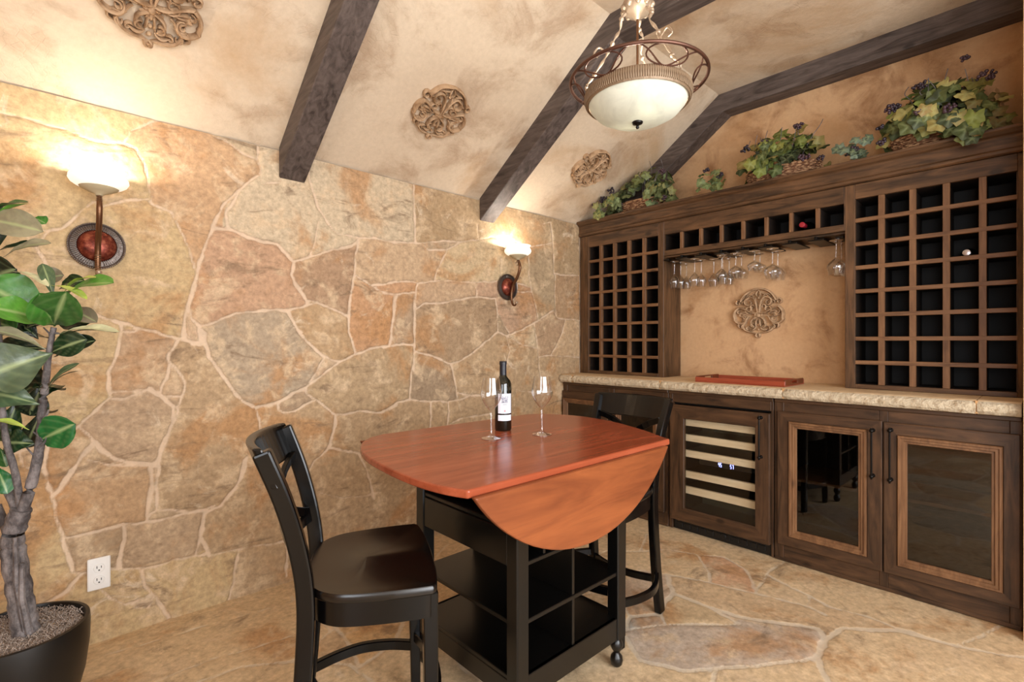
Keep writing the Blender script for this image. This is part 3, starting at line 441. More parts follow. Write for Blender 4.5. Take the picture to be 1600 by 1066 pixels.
half.append((bez((.72, -.40), (.84, -.50), (.80, -.62), (.66, -.66)), .04))
half.append((spiral(.24, .24, .10, .03, 200, -120, 10), .04))
half.append((spiral(.76, .02, .09, .03, 100, -220, 10), .035)); half.append((spiral(.62, -.28, .10, .03, 60, 380, 10), .04))
half.append((bez((.20, .66), (.28, .80), (.44, .76), (.50, .62)), .035)); half.append((bez((.50, .44), (.60, .52), (.66, .44), (.62, .34)), .04))
half.append((bez((.46, -.36), (.56, -.40), (.66, -.36), (.74, -.44)), .035)); half.append((spiral(.40, -.66, .09, .03, 140, -160, 10), .035))
half.append((bez((.24, -.30), (.28, -.40), (.22, -.46), (.30, -.58)), .03))
def medallion(c, ux, uy, un, r, label, rot=0.0):
    c, ux, uy, un = V(c), V(ux).normalized(), V(uy).normalized(), V(un).normalized(); m = MB()
    for s in (1, -1):
        for pts, w in half:
            n = len(pts); rad = [w*r*1.0*(.55+.45*math.sin(PI*min(1, .12+i/(n-1)*.88))) for i in range(n)]
            path = [c+ux*(s*x*r)+uy*(y*r)+un*(.012+.004*math.sin(i*.5)) for i, (x, y) in enumerate(pts)]
            m.tube(path, rad, 7, flat=(.82, 2.6), up=un)
    for x, y, q in ((0, -.12, .10), (0, -.02, .07), (.12, -.10, .07), (-.12, -.10, .07), (0, -.95, .05), (0, .95, .05), (0, .6, .06), (.22, -.02, .05), (-.22, -.02, .05), (0, -.5, .05), (0, -.7, .05)):
        m.ball(tuple(c+ux*x*r+uy*y*r+un*.012), q*r*1.1, 8, 5)
    for k in range(-3, 4): 
        a = k*.36; m.tube([c+uy*(-.12*r)+un*.012, c+(ux*math.sin(a)-uy*math.cos(a))*.26*r-uy*.1*r+un*.012], [.05*r, .03*r], 6)
    for s in (1, -1):
        for k in range(5):
            a = math.radians(20+k*22); p = c+ux*(s*(.66+.13*math.cos(a))*r)+uy*(-.16+.17*math.sin(a))*r
            m.tube([c+ux*(s*.6*r)-uy*.18*r+un*.01, p+un*.014], [.03*r, .045*r], 6)
    o = m.build('carved_medallion', 'carved_tan', smooth=True); T(o, label, 'carved plaque', 'carved scrollwork plaques'); return o
sn = V((0, -SL, -1)).normalized(); su = V((0, -1, SL)).normalized(); sxv = V((1, 0, 0))
for x, lb in ((-2.885, 'round carved scrollwork plaque on the ceiling above the left wall lamp'),
              (-1.635, 'round carved scrollwork plaque on the ceiling between the two left dark beams'),
              (-.362, 'round carved scrollwork plaque on the ceiling beside the left vine basket')):
    y = -.393; medallion((x, y, EAVE-SL*y), sxv, su, sn, .158, lb)
medallion((.24, -1.302, 1.39), (0, -1, 0), (0, 0, 1), (-1, 0, 0), .158, 'round carved scrollwork plaque on the plaster under the hanging glasses')
# ------------------------------------------------------------------ wine racks
ZT = 2.04; ZB = .95; XBK = .236
def rack(name, label, y_edges, z_edges, yL, yR, zb, zt, side=None, grp=None):
    """y_edges: list of (y0, y1) open cells, z_edges: list of (z0, z1)"""
    r = thing(name, label, 'wine rack', ((XBK)/2, (yL+yR)/2, zb), grp)
    ya, yb = y_edges[0][0], y_edges[-1][1]; za, zc = z_edges[0][0], z_edges[-1][1]
    boxes('stile', 'alder_z', r, [(0, .02, yL, ya, zb, zt)]); boxes('stile', 'alder_z', r, [(0, .02, yb, yR, zb, zt)])
    boxes('rail', 'alder_y', r, [(0, .02, ya, yb, zb, za)]); boxes('rail', 'alder_y', r, [(0, .02, ya, yb, zc, zt)])
    boxes('lattice_upright', 'alder_edge_z', r, [(.001, .022, y_edges[i][1], y_edges[i+1][0], za, zc) for i in range(len(y_edges)-1)])
    if len(z_edges) > 1: boxes('lattice_crossbar', 'alder_edge_y', r, [(.0, .021, ya, yb, z_edges[i][1], z_edges[i+1][0]) for i in range(len(z_edges)-1)])
    lst = [(.021, XBK-.012, (y_edges[i][1]+y_edges[i+1][0])/2-.006, (y_edges[i][1]+y_edges[i+1][0])/2+.006, za, zc) for i in range(len(y_edges)-1)]
    lst += [(.021, XBK-.012, ya, yb, (z_edges[i][1]+z_edges[i+1][0])/2-.006, (z_edges[i][1]+z_edges[i+1][0])/2+.006) for i in range(len(z_edges)-1)]
    lst += [(.021, XBK-.012, yL+(-.001 if yL < 0 else 0), ya+.0, zb, zt)] if False else []
    lst += [(.021, XBK-.012, ya, ya+.010, za, zc), (.021, XBK-.012, yb-.010, yb, za, zc), (.021, XBK-.012, ya, yb, za-.004, za), (.021, XBK-.012, ya, yb, zc, zc+.004)]
    boxes('cubby_boards', 'cubby_shade_wood', r, lst, 0)
    boxes('back_panel', 'back_shade', r, [(XBK-.012, XBK, min(yL, yR)+.002, max(yL, yR)-.002, zb, zt-.002)], 0)
    for s in (side or []): boxes('side_panel', 'alder_z', r, [(.02, XBK, s[0], s[1], zb, zt-.002)], .0)
    return r
def cells(a, b, n, gap):
    w = (b-a-gap*(n-1))/n; return [(a+i*(w+gap), a+i*(w+gap)+w) for i in range(n)]
def ycells(a, b, n, gap): return [(-p, -q) for p, q in cells(-a, -b, n, gap)]
rack('wine_rack', 'square lattice wine rack against the stone wall, left of the hanging glasses', ycells(-.090, -.706, 5, .027), cells(.974, 1.950, 8, .021), -.004, -.750, ZB, ZT, [(-.750, -.722), (-.004, -.03)])
rack('wine_rack', 'square lattice wine rack of brown knotty wood at the right end, silver capped bottle inside', ycells(-1.884, -2.497, 5, .027), cells(.974, 1.962, 8, .021), -1.838, -2.518, ZB, ZT, [(-1.838, -1.866), (-2.492, -2.518)])
rack('wine_rack', 'single row of eight open bottle cubbies bridging over the hanging glasses', ycells(-.756, -1.832, 8, .021), [(1.836, 1.948)], -.7505, -1.8375, 1.800, ZT)
# crown moulding along the top, shelf behind it
m = MB()
prof = [(.30, 2.041), (.0, 2.041), (-.012, 2.041), (-.022, 2.047), (-.022, 2.060), (-.014, 2.068), (-.014, 2.116), (-.018, 2.124), (-.032, 2.130), (-.044, 2.142), (-.050, 2.146), (-.050, 2.158), (-.020, 2.160), (-.016, 2.150), (.30, 2.150)]
m.prism(prof, lambda u, v, w: (u, w, v), -.004, -2.518)
o = m.build('crown_moulding', 'alder_y', smooth=False, bevel=.002); T(o, 'long brown wooden crown moulding and ledge over the wine racks', 'moulding')
# stemware rails under the bridge
r = thing('stemware_rack', 'dark slotted wooden rack for hanging glasses under the row of cubbies', 'glass rack', (.12, -1.3, 1.765))
boxes('board', 'alder_y', r, [(.022, .224, -.752, -1.836, 1.788, 1.799)], 0)
slots = [-.805+.133*0-.0, -.955, -1.085, -1.152, -1.245, -1.362, -1.462, -1.60, -1.70, -1.787]
pit = 1.080/8
for i in range(9):
    y = -.754-pit*i; y = min(max(y, -1.83), -.76)
    o = boxes('rail', 'black_metal', r, [(-.012, .22, y-.007, y+.007, 1.772, 1.788), (-.014, .22, y-.040, y+.040, 1.764, 1.772)] if 0 < i < 8 else [(-.014, .22, y-(.035 if i == 0 else 0), y+(.035 if i == 8 else 0), 1.764, 1.772)], .001)

# ------------------------------------------------------------------ glasses
def glass_profile(h, rb, rfoot, stem, flute=1.0):
    """outer then inner outline, foot at z=0, rim at z=h"""
    zb = stem
    out = [(rfoot, 0), (rfoot, .0015), (rfoot*.55, .005), (.009, .010), (.0045, .018), (.0034, .03), (.0032, zb-.018), (.0055, zb-.004)]
    bowl = []
    for i in range(1, 12):
        t = i/11; rr = rb*(math.sin(min(1, t*1.75)*PI/2)**.8)*(1-.24*max(0, t-.5)/.5*flute); bowl.append((rr, zb+(h-zb)*t))
    out += bowl; inn = [(max(.001, rr-.0011), z+.0008*(1-i/10)) for i, (rr, z) in enumerate(bowl)][::-1]
    inn += [(.0008, zb+.002)]
    return [(.0005, 0)]+out+inn
def wine_glass(label, pos, h, rb, rf, stem, up=True, mat='stem_glass', group=None):
    r = thing('wine_glass', label, 'wine glass', pos, group); s = 1 if up else -1
    prof = glass_profile(h, rb, rf, stem); k = [i for i, (a, z) in enumerate(prof) if z <= stem-.003][-1]
    cut = [i for i, (a, z) in enumerate(prof) if z < stem-.001 and i > 0]
    c = cut[-1]
    base = prof[:c+1]+[(.0002, prof[c][1])]
    m = MB(); m.lathe([(a, s*z) for a, z in base], pos, 20); m.build('stem', 'foot_glass', r, smooth=True)
    m = MB(); m.lathe([(a, s*z) for a, z in [(.0002, stem-.006)]+prof[c+1:]], pos, 28); m.build('bowl', mat, r, smooth=True)
    return r
HG = [(-.805, .05, .185, .035, .030, 'small hanging wine glass at the left end of the rack, nearest the front'),
      (-.812, .124, .185, .035, .030, 'small hanging wine glass second from the left end, behind the first one'),
      (-.818, .197, .185, .034, .030, 'small hanging wine glass third from the left end, deepest in its slot'),
      (-.955, .05, .187, .037, .031, 'hanging wine glass fourth from the left, in front of its slot partner'),
      (-.962, .13, .185, .036, .030, 'hanging wine glass fifth from the left, behind the fourth'),
      (-1.040, .15, .190, .036, .031, 'slim hanging wine glass standing alone deep in the rack, sixth from the left'),
      (-1.140, .05, .170, .038, .032, 'hanging wine glass at the front of the crowded middle, seventh from the left'),
      (-1.112, .128, .180, .036, .031, 'hanging wine glass half hidden behind the seventh from the left'),
      (-1.122, .201, .180, .034, .030, 'hanging wine glass deepest behind the crowded middle'),
      (-1.232, .046, .155, .047, .034, 'wide round hanging wine glass left of the shallow one'),
      (-1.228, .143, .155, .046, .033, 'wide round hanging wine glass behind the other wide one, left of the shallow one'),
      (-1.348, .046, .122, .044, .033, 'shallow hanging glass with the shortest bowl, above the carved plaque'),
      (-1.346, .136, .125, .042, .032, 'shallow hanging glass behind the shortest one'),
      (-1.454, .042, .182, .050, .034, 'large round hanging wine glass right of the shallow glass'),
      (-1.448, .146, .182, .048, .033, 'large round hanging wine glass behind the other large one, right of the shallow glass'),
      (-1.785, .044, .190, .047, .034, 'large hanging wine glass alone at the right end of the rack'),
      (-1.786, .143, .188, .047, .034, 'large hanging wine glass behind the one at the right end')]
for y, x, h, rb, rf, lb in HG:
    wine_glass(lb, (x, y, 1.7625), h, rb, rf, h*.52, False, group='wine glasses hanging under the rack')
def lying_bottle(y, zc, cap, label, x0):
    r = thing('wine_bottle', label, 'bottle', (.10, y, zc))
    m = MB(); m.lathe([(.0005, .22), (.030, .219), (.033, .214), (.033, x0+.10), (.028, x0+.080), (.0145, x0+.060), (.0135, x0+.052)], (0, y, zc), 20, ax='x'); m.build('body', 'bottle_glass', r, smooth=True)
    m = MB(); m.lathe([(.0135, x0+.052), (.0138, x0+.012), (.0150, x0+.011), (.0150, x0+.001), (.0130, x0), (.0005, x0)], (0, y, zc), 16, ax='x'); m.build('capsule', cap, r, smooth=True)
lying_bottle(-2.326, 1.620, 'silver_capsule', 'dark wine bottle with a silver cap lying in the right rack', .012)
lying_bottle(-1.622, 1.8725, 'red_capsule', 'wine bottle with a red cap lying in the row of cubbies', .015)

# ------------------------------------------------------------------ counter
ct = thing('countertop', 'long pale sandstone countertop with chiselled front edge on the dark cabinets', 'countertop', (.0, -1.26, .888))
rr = random.Random(4)
cuts = [-.004, -.130, -.870, -1.610, -2.380, -2.518]; ZCT = .949
for k in range(5):
    ya, yb = cuts[k]-.002*(k > 0), cuts[k+1]+.002
    n = max(3, int((ya-yb)/.02)); m = MB(); vs = []
    prof = [(.235, .888), (-.232, .888), (-.250, .892), (-.262, .905), (-.264, .922), (-.256, .936), (-.243, .9445), (-.225, ZCT), (-.18, ZCT), (.235, ZCT)]
    for i in range(n+1):
        y = ya+(yb-ya)*i/n; edge = .006*(1 if i in (0, n) else 0)
        for q, (x, z) in enumerate(prof):
            rough = 2 <= q <= 6
            vs.append((x+(rr.uniform(-.0035, .003)+edge if rough else 0), y, z+(rr.uniform(-.002, .002) if rough and q < 6 else 0)))
    P_ = len(prof); fs = [(i*P_+q, i*P_+(q+1) % P_, (i+1)*P_+(q+1) % P_, (i+1)*P_+q) for i in range(n) for q in range(P_)]
    m.add(vs, fs); m.mi = [1 if 1 <= (q % P_) <= 5 else 0 for q in range(len(fs))]
    m.cur = 0; b = 0; m.f += [tuple(range(P_))[::-1], tuple(n*P_+q for q in range(P_))]; m.mi += [1, 1]
    m.build('slab', ['counter_stone', 'counter_chisel'], ct, smooth=False)
boxes('grout', 'counter_grout', ct, [(-.250, .235, c-.004, c+.004, .892, ZCT-.002) for c in cuts[1:-1]], 0)

# ------------------------------------------------------------------ base cabinets
XF = -.205; XD = -.226
def ring(m, x0, x1, ya, yb, za, zb, w):          # rectangular frame, ya > yb
    m.box(x0, x1, ya, ya-w, za, zb); m.box(x0, x1, yb+w, yb, za, zb); m.box(x0, x1, ya-w, yb+w, za, za+w); m.box(x0, x1, ya-w, yb+w, zb-w, zb)
def frame(name, x0, x1, ya, yb, za, zb, ga, gb, gza, gzb, parent, mats):
    m = MB(); o = [(ya, za), (yb, za), (yb, zb), (ya, zb)]; i_ = [(ga, gza), (gb, gza), (gb, gzb), (ga, gzb)]
    vs = [(x, y, z) for x in (x0, x1) for q in (o, i_) for y, z in q]; fs = []
    for k in range(4):
        j = (k+1) % 4; fs += [(k, j, 4+j, 4+k), (8+k, 8+j, 12+j, 12+k), (k, j, 8+j, 8+k), (4+k, 4+j, 12+j, 12+k)]
    m.add(vs, fs); m.mi = [1 if (q//4) % 2 == 0 else 0 for q in range(16)]
    return m.build(name, mats, parent, bevel=.003)
def pull(root, y, z0, z1):
    m = MB(); xs = XD-.030
    m.tube(cr([(xs, y, z0-.012), (xs, y, z0), (xs-.002, y, (z0+z1)/2), (xs, y, z1), (xs, y, z1+.012)], 5), [.002]+[.0042]*18+[.0042, .002], 8, up=(1, 0, 0))
    for z in (z0, z1):
        m.lathe([(.0005, -.034), (.008, -.034), (.0095, -.028), (.006, -.018), (.005, -.008), (.010, -.002), (.0105, .0005)], (XD, y, z), 12, ax='x'); 
        m.ball((xs, y, z), .0095, 10, 6)
    return m.build('handle', 'black_metal', root, smooth=True)
def glass_door(cab, ya, yb, za, zb, ga, gb, gza, gzb, hy=None, hz=None):
    """outer leaf ya>yb; glass opening ga>gb gza<gzb"""
    mw = .036
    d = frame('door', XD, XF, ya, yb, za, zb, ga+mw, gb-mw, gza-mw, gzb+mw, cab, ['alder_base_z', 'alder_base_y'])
    # stepped moulding round the pane, one swept ring
    steps = [(XF-.004, 0), (XD-.006, 0), (XD-.010, .003), (XD-.010, .010), (XD-.005, .013), (XD-.005, .023), (XD+.002, .026), (XD+.002, .034), (XD+.005, .036), (XF-.004, .036)]
    m = MB(); vs = []
    for x, i_ in steps: vs += [(x, ga+mw-i_, gza-mw+i_), (x, gb-mw+i_, gza-mw+i_), (x, gb-mw+i_, gzb+mw-i_), (x, ga+mw-i_, gzb+mw-i_)]
    n_ = len(steps); m.add(vs, [(a*4+q, a*4+(q+1) % 4, ((a+1) % n_)*4+(q+1) % 4, ((a+1) % n_)*4+q) for a in range(n_) for q in range(4)])
    m.build('door_moulding', 'alder_edge_z', d)
    m = MB(); m.box(XF-.008, XF-.005, ga+.002, gb-.002, gza-.002, gzb+.002); m.build('glass_pane', 'cabinet_glass', d)
    if hy is not None: pull(d, hy, hz[0], hz[1])
    return d
def base_cabinet(label, ya, yb, opens, shelf_z, doors, kick=.0):
    c = thing('base_cabinet', label, 'cabinet', (0, (ya+yb)/2, 0))
    m = MB(); t = .018
    m.box(XF+.02, .23, ya, ya-t, 0, .887); m.box(XF+.02, .23, yb+t, yb, 0, .887); m.box(XF+.02, .23, ya-t, yb+t, .075, .093); m.box(XF+.02, .23, ya-t, yb+t, .868, .887); m.box(.215, .23, ya-t, yb+t, .093, .868)
    m.build('carcass', 'cubby_shade_wood', c)
    e = [ya]+[v for o in opens for v in o]+[yb]
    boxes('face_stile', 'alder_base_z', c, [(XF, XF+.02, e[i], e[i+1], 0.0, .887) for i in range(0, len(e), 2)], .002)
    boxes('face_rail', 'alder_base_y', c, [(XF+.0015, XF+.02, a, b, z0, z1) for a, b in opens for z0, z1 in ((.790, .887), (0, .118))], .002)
    boxes('shelf', 'alder_edge_y', c, [(XF+.035, .21, a+.02, b-.02, z-.016, z) for a, b in opens for z in shelf_z], .001)
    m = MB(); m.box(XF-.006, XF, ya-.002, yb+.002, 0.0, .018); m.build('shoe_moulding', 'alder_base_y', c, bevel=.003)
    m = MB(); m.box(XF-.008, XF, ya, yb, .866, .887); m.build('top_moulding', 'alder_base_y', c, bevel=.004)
    for d in doors: glass_door(c, *d)
base_cabinet('dark wooden base cabinet against the stone wall, partly hidden behind the far chair', -.004, -.905, [(-.045, -.435), (-.480, -.870)], [.46],
             [(-.012, -.440, .090, .822, -.058, -.330, .182, .730, None, None), (-.452, -.885, .090, .822, -.545, -.800, .182, .730, None, None)])
base_cabinet('dark wooden base cabinet with two glass doors at the right end of the counter', -1.552, -2.518, [(-1.600, -2.030), (-2.064, -2.480)], [.455],
             [(-1.573, -2.044, .092, .820, -1.668, -1.947, .183, .733, -2.008, (.55, .77)), (-2.050, -2.512, .094, .815, -2.140, -2.424, .180, .722, -2.079, (.545, .78))])
# wine cooler
c = thing('wine_cooler', 'built-in wine cooler, brown wooden glass door with pale shelf fronts, beside the far chair', 'wine cooler', (0, -1.228, 0))
ya, yb = -.910, -1.547
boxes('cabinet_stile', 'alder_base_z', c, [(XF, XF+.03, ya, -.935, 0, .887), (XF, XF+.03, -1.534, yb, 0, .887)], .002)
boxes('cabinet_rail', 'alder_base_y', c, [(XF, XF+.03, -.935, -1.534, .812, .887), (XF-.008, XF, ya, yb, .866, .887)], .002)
boxes('housing', 'cooler_black', c, [(XF+.03, .22, -.937, -.949, .02, .81), (XF+.03, .22, -1.520, -1.532, .02, .81), (XF+.03, .22, -.949, -1.520, .02, .08), (XF+.03, .22, -.949, -1.520, .80, .81)], 0)
boxes('liner', 'cooler_inside', c, [(.17, .22, -.949, -1.520, .08, .80)], 0)
g = MB(); g.box(XF+.012, XF+.03, -.940, -1.530, .0, .066)
for k in range(11): g.box(XF+.008, XF+.014, -.96-.05*k, -1.0-.05*k, .018, .046)
g.lathe([(.0005, -.006), (.016, -.006), (.018, 0), (.018, .006)], (XF+.012, -1.26, .034), 20, ax='x')
g.build('toe_grille', 'cooler_black', c, bevel=.001)
dz = (.070, .800); dy = (-.932, -1.536); gy = (-1.028, -1.459); gz = (.155, .716)
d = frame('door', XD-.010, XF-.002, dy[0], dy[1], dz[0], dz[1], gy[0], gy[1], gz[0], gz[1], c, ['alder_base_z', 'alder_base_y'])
m = MB(); m.box(XD+.004, XD+.008, gy[0]+.002, gy[1]-.002, gz[0]-.002, gz[1]+.002); m.build('glass_pane', 'cooler_glass', d)
XD_ = XD; XD = XD-.010; pull(d, -1.492, .555, .775); XD = XD_
for z0, z1 in ((.668, .711), (.571, .613), (.471, .513), (.339, .381), (.239, .283)):
    f = boxes('cooler_shelf', 'black_metal', c, [(XF+.034, .165, -.953, -1.515, z0+.008, z0+.014)], 0)
    boxes('shelf_front', 'maple', f, [(XF+.010, XF+.034, -.952, -1.516, z0, z1)], .002)
p = boxes('control_panel', 'cooler_black', c, [(XF+.03, XF+.045, -1.10, -1.42, .436, .470)], .001)
m = MB()
def seg7(m, y, z, ch, s=.011):
    on_ = {'4': 'bcfg', '5': 'acdfg', '7': 'abc', '6': 'acdefg'}[ch]; w = s*.55; h = s; t = .0016; x = XF+.029
    S_ = {'a': (0, w, h*2, h*2), 'b': (w, w, h, h*2), 'c': (w, w, 0, h), 'd': (0, w, 0, 0), 'e': (0, 0, 0, h), 'f': (0, 0, h, h*2), 'g': (0, w, h, h)}
    for q in on_:
        a, b, c_, d_ = S_[q]; m.box(x-.001, x, y-a+t/2, y-b-t/2, z+c_-t/2, z+d_+t/2)
seg7(m, -1.222, .442, '4'); seg7(m, -1.234, .442, '5'); seg7(m, -1.294, .442, '5'); seg7(m, -1.306, .442, '7')
m.build('display', 'led_blue', p)

# ------------------------------------------------------------------ tray
tr = thing('serving_tray', 'red-brown wooden serving tray lying on the sandstone countertop', 'tray', (-.03, -1.345, ZCT))
x0, x1, ya, yb, z = -.190, .125, -1.080, -1.600, ZCT+.0006
boxes('tray_bottom', 'tray_wood', tr, [(x0, x1, ya, yb, z, z+.006)], .001)
boxes('tray_rim', 'tray_wood', tr, [(x0, x0+.010, ya, yb, z+.006, z+.030), (x1-.010, x1, ya, yb, z+.006, z+.030)], .002)
for y, s in ((ya, -1), (yb, 1)):
    m = MB(); xa, xb = -.080, .020; yy = y+s*.010
    m.box(x0+.010, xa, y, yy, z+.006, z+.036); m.box(xb, x1-.010, y, yy, z+.006, z+.036); m.box(xa, xb, y, yy, z+.006, z+.014); m.box(xa, xb, y, yy, z+.028, z+.036)
    m.build('tray_end', 'cherry_edge', tr, bevel=.0015)
# ------------------------------------------------------------------ drop-leaf table
def ks(p): return (CAM.x+1.24*(p[0]-CAM.x), CAM.y+1.24*(p[1]-CAM.y))
ZTT = .845
tb = thing('drop_leaf_table', 'counter height table with a reddish cherry drop-leaf top on a black shelf base', 'table', (-1.871, -1.249, 0))
ctl = [(-2.574, -1.833), (-2.594, -1.772), (-2.604, -1.676), (-2.597, -1.55), (-2.575, -1.41), (-2.530, -1.295), (-2.470, -1.218), (-2.405, -1.186)]
ctr = [(-1.775, -1.186), (-1.715, -1.225), (-1.668, -1.32), (-1.658, -1.40), (-1.672, -1.51), (-1.704, -1.605), (-1.753, -1.711), (-1.800, -1.790), (-1.822, -1.833)]
outl = [tuple(p[:2]) for p in cr([(*ks(p), 0) for p in ctl], 4)]+[tuple(p[:2]) for p in cr([(*ks(p), 0) for p in ctr], 4)]
m = MB(); m.prism(outl, lambda u, v, w: (u, v, w), ZTT-.022, ZTT); m.build('table_top', 'cherry', tb, bevel=.006, seg=3)
def leaf(y, xs, zs, flip, label):
    pts = [(x, z) for x, z in zip(xs, zs)]
    m = MB(); m.prism(pts, lambda u, v, w: (u, y+w, v), 0, .019*flip)
    return m.build('drop_leaf', 'cherry_leaf', tb, bevel=.005, seg=2, label=label)
LY = ks((0, -1.833))[1]-.0008
xl, xr, dep = -2.425, -1.540, .226
def arc(xl, xr, dep, n=28):
    h = (xr-xl)/2; Rr = (h*h+dep*dep)/(2*dep); cx = (xl+xr)/2; a = math.asin(min(1, h/Rr)); return [(cx+Rr*math.sin(t)*1.0, -(Rr*math.cos(t)-(Rr-dep))) for t in np.linspace(-a, a, n)]
ap = arc(xl, xr, dep); ztop = ZTT-.017
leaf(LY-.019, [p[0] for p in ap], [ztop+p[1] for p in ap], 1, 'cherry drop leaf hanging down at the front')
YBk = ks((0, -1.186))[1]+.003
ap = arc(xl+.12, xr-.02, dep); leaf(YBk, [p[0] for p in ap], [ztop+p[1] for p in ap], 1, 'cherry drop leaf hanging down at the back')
m = MB()
for x in (-2.15, -1.80): m.tube([(x-.03, LY+.004, ZTT-.030), (x+.03, LY+.004, ZTT-.030)], .004, 8)
m.build('hinge', 'black_metal', tb)
bx0, bx1, by0, by1 = -2.149, -1.593, -1.525, -.973; pw = .05
for x in (bx0, bx1-pw):
    for y in (by0, by1-pw):
        L_ = boxes('leg', 'table_black', tb, [(x, x+pw, y, y+pw, .108, ZTT-.024)], .004)
        m = MB(); cx, cy = x+pw/2, y+pw/2
        m.lathe([(.0005, 0), (.014, 0), (.021, .008), (.0235, .022), (.021, .036), (.013, .046), (.0115, .052), (.017, .060), (.0225, .072), (.0225, .084), (.017, .096), (.012, .102), (.015, .109)], (cx, cy, .0008), 20)
        m.build('foot', 'table_black', L_, smooth=True)
boxes('apron', 'table_black', tb, [(bx0+.004, bx0+.022, by0+pw, by1-pw, .520, .628), (bx1-.022, bx1-.004, by0+pw, by1-pw, .520, .628), (bx0+.05, bx0+.068, by0+.06, by1-.06, .66, ZTT-.022), (bx1-.068, bx1-.05, by0+.06, by1-.06, .66, ZTT-.022), (bx0+.05, bx1-.05, by0+.05, by0+.068, .66, ZTT-.022), (bx0+.05, bx1-.05, by1-.068, by1-.05, .66, ZTT-.022)], .002)
for z, t_ in ((.534, .014), (.357, .014), (.645, .014)): boxes('shelf', 'table_black', tb, [(bx0+.006, bx1-.006, by0+.008, by1-.008, z-t_, z)], .002)
boxes('bottom_shelf', 'table_black', tb, [(bx0+.006, bx1-.006, by0+.008, by1-.008, .175, .189)], .002)
boxes('base_rail', 'table_black', tb, [(bx0+pw, bx1-pw, by0+.005, by0+.021, .110, .189), (bx0+pw, bx1-pw, by1-.021, by1-.005, .110, .189), (bx0+.005, bx0+.021, by0+pw, by1-pw, .110, .175), (bx1-.021, bx1-.005, by0+pw, by1-pw, .110, .175)], .002)
cxm = -1.880
boxes('divider', 'table_black', tb, [(cxm-.006, cxm+.006, by0+.012, by1-.012, .189, .343)], .001)
boxes('divider', 'table_black', tb, [(cxm-.006, cxm+.006, by0+.012, by1-.012, .357, .520)], .001)
boxes('bottle_slot_divider', 'table_black', tb, [(x-.005, x+.005, by0+.012, by0+.20, .534, .631) for x in (-2.02, -1.95, cxm, -1.80, -1.72)], .001)

